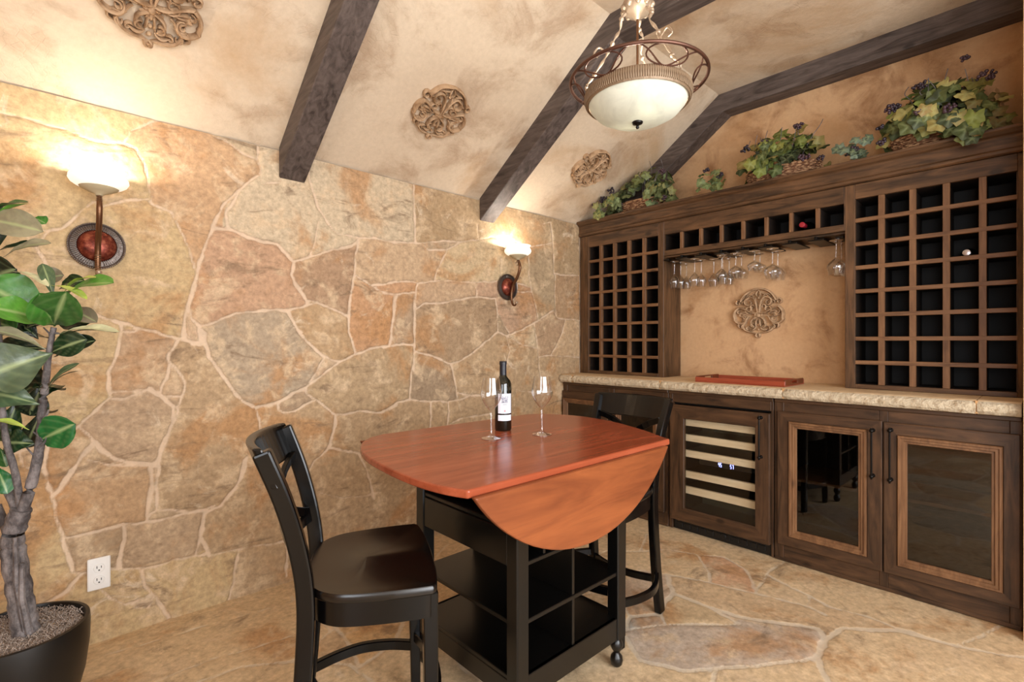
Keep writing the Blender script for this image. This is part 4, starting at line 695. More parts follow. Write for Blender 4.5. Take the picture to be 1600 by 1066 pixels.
# ------------------------------------------------------------------ chairs
def make_chair(label):
    r = thing('counter_chair', label, 'chair', (0, 0, 0), 'black counter height chairs at the table')
    sz, th = .575, .024
    side = [(.196, 0), (.193, .12), (.184, .205), (.176, .226), (.155, .232), (.05, .228), (-.05, .212), (-.095, .188), (-.122, .155), (-.138, .108), (-.144, .05), (-.146, 0)]
    half_ = [tuple(p[:2]) for p in cr([(x, y, 0) for x, y in side], 4)]
    ol = half_+[(x, -y) for x, y in half_[::-1][1:-1]]
    def scaled(k, dz): return [(.01+(x-.01)*k, y*k, dz) for x, y in ol]
    n = len(ol); vs = []; ks_ = [.985, 1.0, 1.0, .985, .95, .85, .7, .5, .25, .02]
    for i, k in enumerate(ks_):
        for x, y, _ in scaled(k, 0):
            z = {0: sz-th, 1: sz-th+.004, 2: sz-.006, 3: sz-.001}.get(i, sz)
            if i > 3:
                d = 1-k; z = sz-.011*math.sin(min(1, d*2.2)*PI/2)*(1-.55*math.exp(-(y/.05)**2)*(x > 0)); z += .004*math.exp(-(y/.045)**2)*(x > 0)*d
            vs.append((x, y, z))
    fs = [(i*n+j, i*n+(j+1) % n, (i+1)*n+(j+1) % n, (i+1)*n+j) for i in range(len(ks_)-1) for j in range(n)]
    fs += [tuple(range(n))[::-1], tuple((len(ks_)-1)*n+j for j in range(n))]
    m = MB(); m.add(vs, fs); m.build('seat', 'black_seat', r, smooth=True)
    inner = [(.008+(x-.008)*.955, y*.955) for x, y in ol]; inn2 = [(.008+(x-.008)*.87, y*.88) for x, y in ol]
    m = MB(); k = len(inner)
    vs = [(x, y, sz-th) for x, y in inner]+[(x, y, sz-th-.062) for x, y in inner]+[(x, y, sz-th-.062) for x, y in inn2]+[(x, y, sz-th) for x, y in inn2]
    m.add(vs, [(a*k+j, a*k+(j+1) % k, ((a+1) % 4)*k+(j+1) % k, ((a+1) % 4)*k+j) for a in range(4) for j in range(k)]); m.build('apron', 'black_paint', r, smooth=True)
    for s in (1, -1):        # front legs, tapered, and rear posts that sweep back above the seat
        m = MB(); m.tube([(.172, s*.204, 0), (.168, s*.200, .25), (.166, s*.198, sz-th-.002)], [.85, 1, 1.12], 4, flat=(.0175, .0175), up=(1, 0, 0)); m.build('front_leg', 'black_paint', r, bevel=.003)
        m = MB(); path = cr([(-.180, s*.176, 0), (-.158, s*.170, .20), (-.142, s*.166, .42), (-.140, s*.167, .56), (-.156, s*.172, .68), (-.190, s*.180, .81), (-.236, s*.190, .935)], 5)
        m.tube(path, [1.0]*len(path), 4, flat=(.0165, .0215), up=(1, 0, 0)); 
        o = m.build('rear_post', 'black_paint', r, bevel=.006, seg=2)
        m = MB(); m.tube(cr([(.166, s*.204, .172), (.09, s*.232, .172), (0, s*.240, .172), (-.08, s*.216, .172), (-.158, s*.172, .172)], 5), 1, 4, flat=(.010, .016)); m.build('side_stretcher', 'black_paint', r, bevel=.003)
    m = MB(); m.tube(cr([(-.162, .168, .150), (-.13, .08, .150), (-.12, 0, .150), (-.13, -.08, .150), (-.162, -.168, .150)], 5), 1, 4, flat=(.010, .015)); m.build('rear_stretcher', 'black_paint', r, bevel=.003)
    m = MB(); m.tube(cr([(.170, .198, .210), (.200, .1, .210), (.210, 0, .210), (.200, -.1, .210), (.170, -.198, .210)], 5), 1, 4, flat=(.011, .017)); m.build('foot_rail', 'black_paint', r, bevel=.003)
    def rail(name, z0, z1, x0, x1, bow, yy, th_=.020, crown=0.0):
        m = MB(); vs = []; N_ = 16
        for i in range(N_+1):
            y = yy*(1-2*i/N_); b = bow*(1-(y/yy)**2); zc = crown*(1-(y/yy)**2)
            for dx, z, xx in ((0, z0, x0), (0, z1+zc, x1), (-th_, z1+zc, x1), (-th_, z0, x0)): vs.append((xx-b+dx+th_/2, y*(1+.05*(z-z0)), z))
        fs = [(i*4+q, i*4+(q+1) % 4, (i+1)*4+(q+1) % 4, (i+1)*4+q) for i in range(N_) for q in range(4)]+[(3, 2, 1, 0), tuple(N_*4+q for q in range(4))]
        m.add(vs, fs); return m.build(name, 'black_paint', r, bevel=.005, seg=2)
    rail('top_rail', .842, .945, -.204, -.244, .046, .200, .022, .0)
    rail('lower_rail', .640, .668, -.152, -.156, .038, .172, .018)
    for s in (1, -1):
        m = MB(); pts = []
        for i in range(11):
            t = i/10; y = s*.166*(1-2*t); z = .848-.180*t+.012*math.sin(2*PI*t); x = -.204+.048*t-.042*(1-(y/.17)**2)
            pts.append((x, y, z))
        m.tube(pts, 1, 4, flat=(.014, .007), up=(1, 0, 0)); m.build('back_slat', 'black_paint', r, bevel=.002)
    return r
chair = make_chair('black counter chair in the foreground, seat turned towards the left end of the table')
ang = math.radians(-26); fm = V((-2.318, -1.322, 0)); dr = V((math.cos(ang), math.sin(ang), 0))
chair.location = fm-dr*.194; chair.rotation_euler = (0, 0, ang)
c2 = copy_tree(chair); c2.location = (-1.352, -1.240, 0); c2.rotation_euler = (0, 0, PI+math.radians(1))
c2['label'] = 'black counter chair at the far end of the table, beside the wine cooler'

# ------------------------------------------------------------------ on the table
BX, BY = -1.822, -1.098
b = thing('wine_bottle', 'dark red wine bottle with a white label standing on the cherry table', 'bottle', (BX, BY, ZTT+.0006))
z = ZTT+.0006; R_ = .0335
m = MB(); m.lathe([(.0005, z+.004), (.026, z+.001), (.0315, z+.001), (R_, z+.006), (R_, z+.178), (.0325, z+.188), (.028, z+.199), (.0195, z+.209), (.0145, z+.216), (.0135, z+.222)], (BX, BY, 0), 36); m.build('body', 'bottle_glass', b, smooth=True)
m = MB(); m.lathe([(.0138, z+.212), (.0138, z+.262), (.0150, z+.263), (.0150, z+.274), (.0135, z+.276), (.0005, z+.2765)], (BX, BY, 0), 24); m.build('capsule', 'bottle_capsule', b, smooth=True)
va = math.atan2(CAM.y-BY, CAM.x-BX)+.22
def patch(name, mat, par, a0, a1, z0, z1, r, n=14):
    m = MB(); vs = []
    for i in range(n+1):
        a = va+a0+(a1-a0)*i/n
        for q in (r, r+.0005):
            for zz in (z0, z1): vs.append((BX+q*math.cos(a), BY+q*math.sin(a), z+zz))
    fs = []
    for i in range(n): 
        p, q = i*4, i*4+4; fs += [(p+2, q+2, q+3, p+3), (p, p+1, q+1, q), (p+1, p+3, q+3, q+1), (p, q, q+2, p+2)]
    m.add(vs, fs+[(0, 2, 3, 1), (n*4, n*4+1, n*4+3, n*4+2)]); return m.build(name, mat, par)
lb = patch('label', 'paper', b, -.85, .95, .070, .148, R_+.0001); patch('lower_label', 'paper', b, -.85, .95, .041, .064, R_+.0001)
m = MB()
def curved(m, a0, a1, z0, z1):
    vs = []
    for a in np.linspace(a0, a1, 5):
        q = R_+.0007; vs += [(BX+q*math.cos(va+a), BY+q*math.sin(va+a), z+z0), (BX+q*math.cos(va+a), BY+q*math.sin(va+a), z+z1)]
    m.add(vs, [(2*i, 2*i+2, 2*i+3, 2*i+1) for i in range(4)])
rg = random.Random(3)
for k in range(26):
    a = -.02+rg.uniform(-.42, .42); zz = .114+rg.uniform(0, .022); curved(m, a-.05, a+.04, zz, zz+rg.uniform(.0012, .004))
curved(m, -.44, .40, .112, .114)
for a in (-.30, -.12, .06, .24): curved(m, a-.05, a+.05, .112, .132)
for k in range(9): curved(m, -.24+k*.055, -.205+k*.055, .1035, .1065)
m.build('printed_house', 'print_grey', lb)
m = MB()
for k in range(8):
    a = 2*PI*k/8; curved(m, -.02+.07*math.cos(a)-.03, -.02+.07*math.cos(a)+.03, .080+.0028*math.sin(a)-.001, .080+.0028*math.sin(a)+.001)
m.build('printed_seal', 'print_red', lb)
wine_glass('tall clear wine glass standing left of the bottle on the table', (-1.972, -1.200, ZTT+.0006), .222, .040, .036, .098, True, 'stem_glass', None)
wine_glass('tall clear wine glass standing right of the bottle on the table', (-1.779, -1.272, ZTT+.0006), .222, .042, .037, .098, True, 'stem_glass', None)

# ------------------------------------------------------------------ wall lamps
def sconce(x, label, power):
    r = thing('wall_sconce', label, 'wall lamp', (x, -.003, 1.580), 'alabaster bowl wall lamps')
    zc = 1.580
    m = MB()
    m.lathe([(.0005, -.004), (.083, -.004), (.090, -.008), (.0915, -.014), (.088, -.020), (.084, -.018), (.082, -.013), (.064, -.017)], (x, -.004, zc), 48, ax='y')
    for k in range(64):
        a = 2*PI*k/64; ca, sa = math.cos(a), math.sin(a); m.tube([(x+.066*ca, -.0195, zc+.066*sa), (x+.081*ca, -.0175, zc+.081*sa)], .0016, 5)
    for rr_, q in ((.064, 60), (.089, 80)):
        for k in range(q): a = 2*PI*k/q; m.ball((x+rr_*math.cos(a), -.022, zc+rr_*math.sin(a)), .0026, 6, 4)
    bp = m.build('back_plate', 'pewter', r, smooth=True)
    m = MB(); m.lathe([(.063, -.015), (.060, -.024), (.050, -.034), (.034, -.042), (.014, -.046), (.0005, -.047)], (x, -.002, zc), 40, ax='y'); m.build('dome', 'copper_plate', bp, smooth=True)
    m = MB()
    for dx in (-.030, .030): m.ball((x+dx, -.040, zc+.002), .0045, 8, 6)
    m.build('screw', 'bronze_pale', bp, smooth=True)
    BYy, BZ = -.118, 1.762
    path = cr([(x, -.104, 1.466), (x, -.092, 1.450), (x, -.070, 1.454), (x, -.058, 1.480), (x, -.054, 1.510), (x, -.056, 1.545), (x, -.072, 1.590), (x, -.105, 1.630), (x, -.130, 1.675), (x, -.138, 1.712), (x, -.128, 1.742), (x, BYy, BZ)], 6)
    n = len(path); rad = [.0045+.0055*min(1, i/(n*.35)) if i < n*.8 else .010-.003*(i-n*.8)/(n*.2) for i in range(n)]
    m = MB(); m.tube(path, rad, 12, up=(1, 0, 0)); arm = m.build('arm', 'bronze', r, smooth=True)
    m = MB(); m.ball((x, -.104, 1.467), .0105, 12, 8)
    m.build('knob', 'bronze_pale', arm, smooth=True)
    m = MB()
    for k in range(7):
        zz = 1.486+k*.0085; yy = -.0575+.0035*math.sin(k*.5); m.lathe([(.0062, -.0028), (.0112, 0), (.0062, .0028)], (x, yy+.001, zz), 12)
    for k in range(3): m.lathe([(.006, -.003), (.012, 0), (.006, .003)], (x, -.122-.003*(2-k), 1.738+k*.008), 12)
    for s in (1,): m.tube([(x, -.119+.013*math.cos(t)+.008, 1.735+.013*math.sin(t)) for t in np.linspace(0, 5, 16)], .004, 6, up=(1, 0, 0))
    m.build('wrapped_wire', 'bronze_pale', arm, smooth=True)
    m = MB(); m.lathe([(.010, BZ-.004), (.016, BZ+.002), (.036, BZ+.010), (.058, BZ+.022), (.064, BZ+.030), (.060, BZ+.031), (.034, BZ+.015), (.0005, BZ+.010)], (x, BYy, 0), 40); m.build('bowl_cap', 'bowl_cap', r, smooth=True)
    out = [(.056, .024), (.072, .030), (.086, .040), (.0925, .052), (.091, .064), (.084, .074), (.081, .080), (.084, .086), (.090, .092)]
    m = MB(); m.lathe([(a, BZ+z_) for a, z_ in out]+[(a-.004, BZ+z_+.001) for a, z_ in out[::-1]], (x, BYy, 0), 48); m.build('bowl', 'alabaster', r, smooth=True)
    point('sconce_bulb', (x, BYy, BZ+.078), power, WARM, .014)
sconce(-3.017, 'alabaster bowl wall lamp with a round copper plate, on the left above the plant', 3.6)
sconce(-.806, 'alabaster bowl wall lamp seen from the side, on the stone wall near the wine rack', 3.8)

# ------------------------------------------------------------------ hanging lamp
PX, PY = -1.6555, -1.614; KS = .955
p = thing('pendant_light', 'bronze hanging lamp with a frosted glass bowl and openwork ring', 'hanging lamp', (PX, PY, ZC))
RZ, RR = 2.110, .243*KS
m = MB(); m.lathe([(a*KS, b) for a, b in [(.0005, 1.966), (.060, 1.968), (.110, 1.978), (.148, 1.998), (.170, 2.022), (.176, 2.034), (.172, 2.034), (.146, 2.001), (.108, 1.982), (.058, 1.972), (.0005, 1.970)]], (PX, PY, 0), 64); m.build('glass_bowl', 'pendant_glass', p, smooth=True)
m = MB(); m.lathe([(a*KS, b) for a, b in [(.176, 2.030), (.182, 2.028), (.188, 2.040), (.191, 2.060), (.187, 2.072), (.180, 2.075), (.176, 2.070)]], (PX, PY, 0), 64)
for k in range(150):
    a = 2*PI*k/150; ca, sa = math.cos(a), math.sin(a); m.tube([(PX+q_*KS*ca, PY+q_*KS*sa, z_) for q_, z_ in ((.186, 2.034), (.1915, 2.05), (.1885, 2.069))], .0020, 5)
m.build('band', 'band_bronze', p, smooth=True)
m = MB(); N_ = 72
m.tube([(PX+RR*math.cos(2*PI*i/N_), PY+RR*math.sin(2*PI*i/N_), RZ) for i in range(N_+1)], .0058, 10, caps=False); m.build('outer_ring', 'ring_bronze', p, smooth=True)
m = MB(); nb = 6
def onring(a, t):  # t 0 at band, 1 at outer ring
    r_ = .188*KS+(RR-.188*KS)*t; return (PX+r_*math.cos(a), PY+r_*math.sin(a), 2.068+(RZ-2.068)*t)
for k in range(nb):
    a0 = 2*PI*k/nb
    for sgn in (0, 1):
        pts = []
        for i in range(25):
            u = i/24
            if sgn == 0: pts.append(onring(a0+.66*(PI/nb)*math.cos(2*PI*u), .5+.5*math.sin(2*PI*u)))
            else: pts.append(onring(a0+(2*PI/nb)*(u-.5), .5+.5*math.cos(2*PI*(u-.5)+PI)))
        m.tube(pts, .0028, 6)
m.build('openwork', 'ring_bronze', p, smooth=True)
m = MB(); m.tube([(PX, PY, 1.99), (PX, PY, 2.36)], .0042, 10); m.tube([(PX, PY, 2.36), (PX, PY, ZC-.03)], .008, 10); m.build('rod', 'bronze', p, smooth=True)
m = MB(); m.lathe([(.0005, 2.322), (.010, 2.326), (.016, 2.336), (.040, 2.346), (.050, 2.362), (.052, 2.380), (.040, 2.392), (.044, 2.404), (.028, 2.418), (.018, 2.44), (.010, 2.46), (.008, 2.47)], (PX, PY, 0), 32)
for k in range(10):
    a = 2*PI*k/10; m.ball((PX+.050*math.cos(a), PY+.050*math.sin(a), 2.362), .011, 8, 6)
m.build('hub', 'bronze_pale', p, smooth=True)
for k in range(3):
    a = 2*PI*k/3+.35; ca, sa = math.cos(a), math.sin(a); m = MB()
    pts = cr([(PX+q*ca-w*sa, PY+q*sa+w*ca, zz) for q, zz, w in ((.040, 2.345, 0), (.058, 2.320, .006), (.060, 2.290, -.006), (.082, 2.250, .006), (.104, 2.205, -.006), (.130, 2.160, .006), (.160, 2.115, -.004), (.178, 2.090, 0), (.182, 2.070, 0))], 6)
    m.tube(pts, [.0042+.0018*math.sin(i*.9) for i in range(len(pts))], 8)
    for i in (6, 20, 34): m.ball(tuple(pts[i]), .009, 8, 6)
    m.tube(cr([pts[24], pts[24]+V((ca*.03, sa*.03, .02)), pts[24]+V((ca*.05, sa*.05, -.005)), pts[24]+V((ca*.035, sa*.035, -.012))], 5), .0032, 6)
    m.build('twisted_arm', 'bronze_pale', p, smooth=True)
m = MB(); m.lathe([(.0005, 1.942), (.005, 1.944), (.0065, 1.949), (.004, 1.953), (.006, 1.956), (.017, 1.960), (.019, 1.965), (.014, 1.970), (.0005, 1.972)], (PX, PY, 0), 24); m.build('finial', 'black_metal', p, smooth=True)
m = MB(); m.lathe([(.0005, ZC-.03), (.05, ZC-.028), (.062, ZC-.014), (.064, ZC-.001), (.0005, ZC-.001)], (PX, PY, 0), 32); m.build('canopy', 'bronze', p, smooth=True)
for k in range(2):
    a = PI*k+1.2; point('pendant_bulb', (PX+.06*math.cos(a), PY+.06*math.sin(a), 2.012), 2.6, (1, .97, .93), .02)

# ------------------------------------------------------------------ outlet
o = thing('wall_outlet', 'white double power outlet low on the stone wall', 'outlet', (-3.011, -.010, .277))
boxes('cover_plate', 'white_plastic', o, [(-3.047, -2.975, -.019, -.008, .214, .340)], .003)
for dz in (-.024, .024):
    m = MB(); m.lathe([(.0005, -.0225), (.0165, -.0225), (.0175, -.021), (.0175, -.018)], (-3.011, 0, .277+dz), 24, ax='y'); s_ = m.build('socket', 'white_plastic', o, smooth=True)
    boxes('slot', 'socket_dark', s_, [(-3.019, -3.0165, -.0230, -.0222, .277+dz-.001, .277+dz+.009), (-3.0055, -3.003, -.0230, -.0222, .277+dz-.001, .277+dz+.008), (-3.0135, -3.0085, -.0230, -.0222, .277+dz-.011, .277+dz-.006)], 0)
# ------------------------------------------------------------------ leaves
class Leaves:
    """one mesh of many leaves with a tint and a vein value per vertex"""
    def __init__(s): s.v = []; s.f = []; s.c = []; s.w = []
    def grid(s, P, cols, vein):
        nu, nv = len(P), len(P[0]); b = len(s.v)
        for i in range(nu):
            for j in range(nv): s.v.append(tuple(P[i][j])); s.c.append((*cols, 1)); s.w.append(vein(i, j))
        s.f += [(b+i*nv+j, b+i*nv+j+1, b+(i+1)*nv+j+1, b+(i+1)*nv+j) for i in range(nu-1) for j in range(nv-1)]
    def build(s, name, mat, parent, thick=0):
        off = OFF.get(parent.name, V((0, 0, 0)))
        me = bpy.data.meshes.new(name); me.from_pydata([tuple(V(p)-off) for p in s.v], [], s.f); me.materials.append(M[mat])
        me.attributes.new('tint', 'FLOAT_COLOR', 'POINT').data.foreach_set('color', np.array(s.c, np.float32).ravel())
        me.attributes.new('vein', 'FLOAT', 'POINT').data.foreach_set('value', np.array(s.w, np.float32))
        me.polygons.foreach_set('use_smooth', [True]*len(me.polygons)); me.update()
        o = bpy.data.objects.new(name, me); COL.objects.link(o); o.parent = parent
        if thick: k = o.modifiers.new('solidify', 'SOLIDIFY'); k.thickness = thick
        return o
def fig_leaf(L, base, tip, width, nrm, col, droop=.12, cup=.16, rnd=None):
    base, tip = V(base), V(tip); ax = tip-base; ln = ax.length; d = ax.normalized(); nn = V(nrm); nn = (nn-d*nn.dot(d)).normalized(); sd = d.cross(nn)
    NU, NV = 18, 13; rows = []
    for i in range(NU):
        t = i/(NU-1)
        w = width*.5*(math.sin(PI*min(1, t**1.55))**.66)*(.66+.34*t)*1.12 if 0 < t < 1 else width*.012
        c = base+d*ln*t+nn*(ln*droop*math.sin(PI*t)-.0)
        row = []
        for j in range(NV):
            u = (j/(NV-1))*2-1
            wav = .03*width*math.sin(t*16+u*3)*abs(u)
            row.append(c+sd*(u*w)+nn*(abs(u)**1.5*w*cup*2+wav-.02*width*(abs(math.sin(t*22))*abs(u))))
        rows.append(row)
    L.grid(rows, srgb(col), lambda i, j: 1.0 if j == 6 and 0 < i < NU-1 else (.14 if (i+abs(j-6)) % 4 == 0 else 0))
# ------------------------------------------------------------------ potted fig
DP = 1.51; pc = at(28, 985, DP); PCX, PCY = pc.x, pc.y; RIM = .335; PR = .205; KP = .815
pl = thing('potted_fig', 'tall fiddle leaf fig in a round black pot by the stone wall', 'potted plant', (PCX, PCY, 0))
m = MB(); m.lathe([(a*KP, b) for a, b in [(.0005, .001), (.110, .001), (.130, .010), (.165, .08), (.192, .17), (.205, .26), (.2065, .315), (.204, RIM), (.192, RIM+.001), (.188, RIM-.01), (.186, .28), (.0005, .275)]], (PCX, PCY, 0), 64); m.build('pot', 'pot_black', pl, smooth=True)
m = MB(); rs = random.Random(8)
for i in range(0, 1):
    prof = [(.0005, .318), (.05, .320), (.10, .318), (.15, .314), (.1875, .308)]; prof = [(a*KP, b) for a, b in prof]; m.lathe(prof, (PCX, PCY, 0), 40)
for k in range(2600):
    a = rs.uniform(0, 2*PI); q = KP*.183*math.sqrt(rs.random()); x, y = PCX+q*math.cos(a), PCY+q*math.sin(a); b_ = rs.uniform(0, 2*PI); l_ = rs.uniform(.006, .018); zz = .316+rs.uniform(0, .012)
    dx, dy = math.cos(b_)*l_, math.sin(b_)*l_; ex = math.hypot(x+dx-PCX, y+dy-PCY)
    if ex > .19*KP: continue
    m.tube([(x, y, zz), (x+dx*.5-dy*.3, y+dy*.5+dx*.3, zz+rs.uniform(0, .010)), (x+dx, y+dy, zz+rs.uniform(-.006, .006))], .0009, 3, caps=False)
T(m.build('moss', 'moss', pl), kind='stuff')
def stem(pts, r0, r1, name='trunk', parent=None):
    P = cr([at(x, y, DP+dd) for x, y, dd in pts], 6); n = len(P); m = MB(); rs2 = random.Random(len(pts))
    m.tube(P, [(r0+(r1-r0)*i/(n-1))*(1+.05*math.sin(i*1.7)+rs2.uniform(-.05, .05)) for i in range(n)], 12)
    return m, P
m, P = stem([(42, 992, 0), (36, 960, 0), (30, 920, 0), (22, 870, 0), (20, 840, 0), (28, 810, 0), (34, 795, 0)], .034, .026)
for pts, a, b in ([(30, 812, 0), (45, 770, 0), (58, 720, .01), (64, 680, .01), (66, 640, .01), (72, 590, 0), (76, 555, 0), (84, 512, 0)], .016, .007), ([(28, 800, 0), (12, 765, .02), (0, 745, .03), (-14, 720, .03)], .014, .009), ([(32, 790, 0), (24, 740, -.02), (10, 690, -.03), (4, 640, -.03), (2, 560, -.03), (-6, 480, -.02), (-6, 420, -.02), (-10, 330, -.02)], .010, .005), ([(22, 850, .03), (8, 822, .04), (-4, 790, .05)], .016, .010):
    mm, PP = stem(pts, a, b); m.add(mm.v, mm.f)
for (x0, y0, x1, y1) in ((76, 555, 92, 545), (66, 655, 76, 640), (66, 690, 52, 675), (58, 725, 42, 700), (80, 530, 68, 512), (60, 700, 74, 682), (80, 520, 95, 522), (40, 985, 24, 840), (46, 990, 34, 880)):
    big = y1 > 800
    m.tube([at(x0, y0, DP-.02*big), at((x0+x1)/2+(3 if not big else -6), (y0+y1)/2, DP-.035*big), at(x1, y1, DP-.03*big)], [.004, .003, .002] if not big else [.010, .008, .006], 6)
m.build('trunk', 'bark', pl, smooth=True)
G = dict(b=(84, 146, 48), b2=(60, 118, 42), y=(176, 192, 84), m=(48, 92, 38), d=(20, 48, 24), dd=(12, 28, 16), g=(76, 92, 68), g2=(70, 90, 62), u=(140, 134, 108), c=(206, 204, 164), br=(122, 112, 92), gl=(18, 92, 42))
FL = [  # base px, tip px, width px, depth offset base, tip, up-tilt to camera (0 flat .. 1 facing), colour
 ((-30, 345), (44, 316), 26, .0, .0, .35, 'm'), ((-20, 352), (44, 318), 16, -.03, -.02, .2, 'b'),
 ((-40, 342), (68, 362), 40, -.02, -.03, .8, 'u'), ((50, 340), (72, 350), 18, .03, .03, .6, 'b2'), ((5, 402), (80, 380), 20, -.04, -.04, .5, 'u'),
 ((-10, 395), (60, 385), 22, .0, .02, .4, 'd'), ((-20, 440), (26, 420), 54, .0, -.02, .8, 'dd'), ((-30, 400), (14, 470), 50, .02, .0, .8, 'd'),
 ((82, 508), (-30, 440), 62, 0, -.10, .75, 'b2'), ((84, 508), (-20, 480), 40, 0, -.14, .6, 'b'), ((84, 510), (104, 455), 52, 0, -.10, .85, 'm'), ((86, 510), (60, 458), 46, 0, -.12, .85, 'b2'),
 ((98, 468), (178, 442), 30, -.02, -.10, .55, 'b'), ((100, 456), (150, 434), 14, -.04, -.10, .4, 'y'), ((80, 446), (136, 468), 13, -.08, -.10, .3, 'y'),
 ((84, 466), (66, 412), 17, -.06, -.05, .6, 'g2'), ((20, 424), (76, 448), 13, -.06, -.08, .3, 'c'), ((92, 452), (132, 438), 22, .05, .02, .7, 'd'), ((60, 440), (100, 430), 26, .08, .08, .7, 'br'),
 ((98, 482), (152, 504), 24, .03, .0, .7, 'br'), ((88, 500), (140, 505), 34, .06, .04, .8, 'dd'), ((86, 524), (186, 519), 17, -.03, -.05, .4, 'c'), ((86, 528), (182, 520), 10, -.02, -.03, .3, 'd'),
 ((78, 552), (136, 530), 36, .0, .0, .8, 'd'), ((84, 558), (150, 532), 28, .02, .02, .6, 'dd'), ((72, 546), (-20, 514), 20, -.06, -.12, .4, 'u'), ((60, 530), (0, 470), 50, .06, .05, .9, 'dd'), ((50, 520), (20, 500), 40, .05, .05, .9, 'd'),
 ((82, 552), (-30, 590), 68, -.04, -.14, .85, 'g'), ((74, 545), (-10, 548), 30, .02, .0, .7, 'dd'), ((62, 632), (-30, 612), 42, -.02, -.08, .7, 'g2'), ((66, 560), (30, 600), 40, .05, .04, .9, 'dd'),
 ((72, 612), (124, 568), 14, -.02, -.04, .5, 'g2'), ((76, 606), (122, 580), 7, .0, -.02, .3, 'd'), ((58, 690), (118, 662), 48, .01, .0, .95, 'gl'), ((56, 694), (8, 692), 36, .02, .0, .8, 'd'), ((66, 600), (46, 650), 36, .05, .05, .9, 'dd'),
 ((46, 672), (-6, 656), 10, -.03, -.06, .4, 'y'), ((30, 622), (4, 690), 30, .03, .02, .8, 'd'), ((10, 640), (-10, 690), 30, .0, .0, .8, 'd'), ((-6, 728), (12, 772), 24, -.02, -.03, .8, 'gl'), ((0, 700), (10, 730), 16, .0, .0, .6, 'm'),
 ((66, 640), (40, 700), 26, .05, .05, .9, 'dd'), ((-16, 500), (26, 516), 34, .0, .0, .9, 'm'), ((-20, 640), (-2, 600), 30, .0, .0, .9, 'dd'), ((20, 560), (60, 600), 30, .07, .07, .9, 'dd'), ((-10, 400), (-2, 320), 30, .03, .03, .9, 'd')]
L = Leaves()
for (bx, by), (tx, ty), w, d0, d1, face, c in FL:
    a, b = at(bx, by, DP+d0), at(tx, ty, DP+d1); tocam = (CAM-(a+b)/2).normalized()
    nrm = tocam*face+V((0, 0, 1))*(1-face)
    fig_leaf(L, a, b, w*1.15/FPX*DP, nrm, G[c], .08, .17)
rf = random.Random(21)
for k in range(22):
    bx, by = rf.uniform(-40, -5), rf.uniform(350, 700); tx, ty = bx+rf.uniform(-110, -40), by+rf.uniform(-50, 40); d0 = rf.uniform(1.36, 1.47)
    a, b = at(bx, by, d0), at(tx, ty, d0+rf.uniform(-.08, .0)); fig_leaf(L, a, b, rf.uniform(.07, .11), (CAM-a).normalized()*rf.uniform(0, .8)+V((0, 0, .6)), G[rf.choice(['b2', 'm', 'd', 'g2', 'd', 'm'])], .08, .15)
for k in range(10):
    bx, by = rf.uniform(20, 80), rf.uniform(470, 660); tx, ty = bx+rf.uniform(-40, 50), by+rf.uniform(-60, 20)
    a, b = at(bx, by, 1.53), at(tx, ty, 1.64); fig_leaf(L, a, b, rf.uniform(.06, .09), (CAM-a).normalized()*.5+V((0, 0, .6)), G[rf.choice(['dd', 'd'])], .08, .15)
L.build('foliage', 'fig_leaf', pl)

# ------------------------------------------------------------------ vine baskets
def vine_leaf(L, c, d, nrm, s, col, fold=.15):
    d = V(d).normalized(); nn = V(nrm); nn = (nn-d*nn.dot(d)); 
    if nn.length < 1e-3: nn = V((0, 0, 1))
    nn.normalize(); sd = d.cross(nn); c = V(c); N_ = 20; ring_ = []; b = len(L.v)
    for i in range(N_):
        th = 2*PI*i/N_; lobes = .74+.26*abs(math.cos(2.5*(th)))**1.2 if True else 1
        rr_ = s*lobes*(1-.55*math.exp(-((th-PI)/.30)**2))*(1+.05*(-1)**i)
        u, v_ = rr_*math.cos(th), rr_*math.sin(th)
        ring_.append(c+d*(u+s*.35)+sd*v_+nn*(-abs(v_)*fold-.25*max(0, u)**2/s+.08*s*math.sin(5*th)))
    cc = srgb(col)
    mid = [c+d*(s*.35)+(p-c-d*(s*.35))*.5+nn*(.05*s) for p in ring_]
    for p, w in [(c+d*(s*.35), .6)]+[(p, .25 if i % 4 == 0 else 0) for i, p in enumerate(mid)]+[(p, 0) for p in ring_]: L.v.append(tuple(p)); L.c.append((*cc, 1)); L.w.append(w)
    for i in range(N_):
        j = (i+1) % N_; L.f += [(b, b+1+i, b+1+j), (b+1+i, b+1+N_+i, b+1+N_+j, b+1+j)]
GREENS = [(80, 88, 42), (98, 104, 50), (62, 74, 36), (120, 118, 58), (84, 96, 50), (100, 110, 60), (50, 60, 30), (134, 120, 64), (72, 84, 44), (146, 124, 72)]
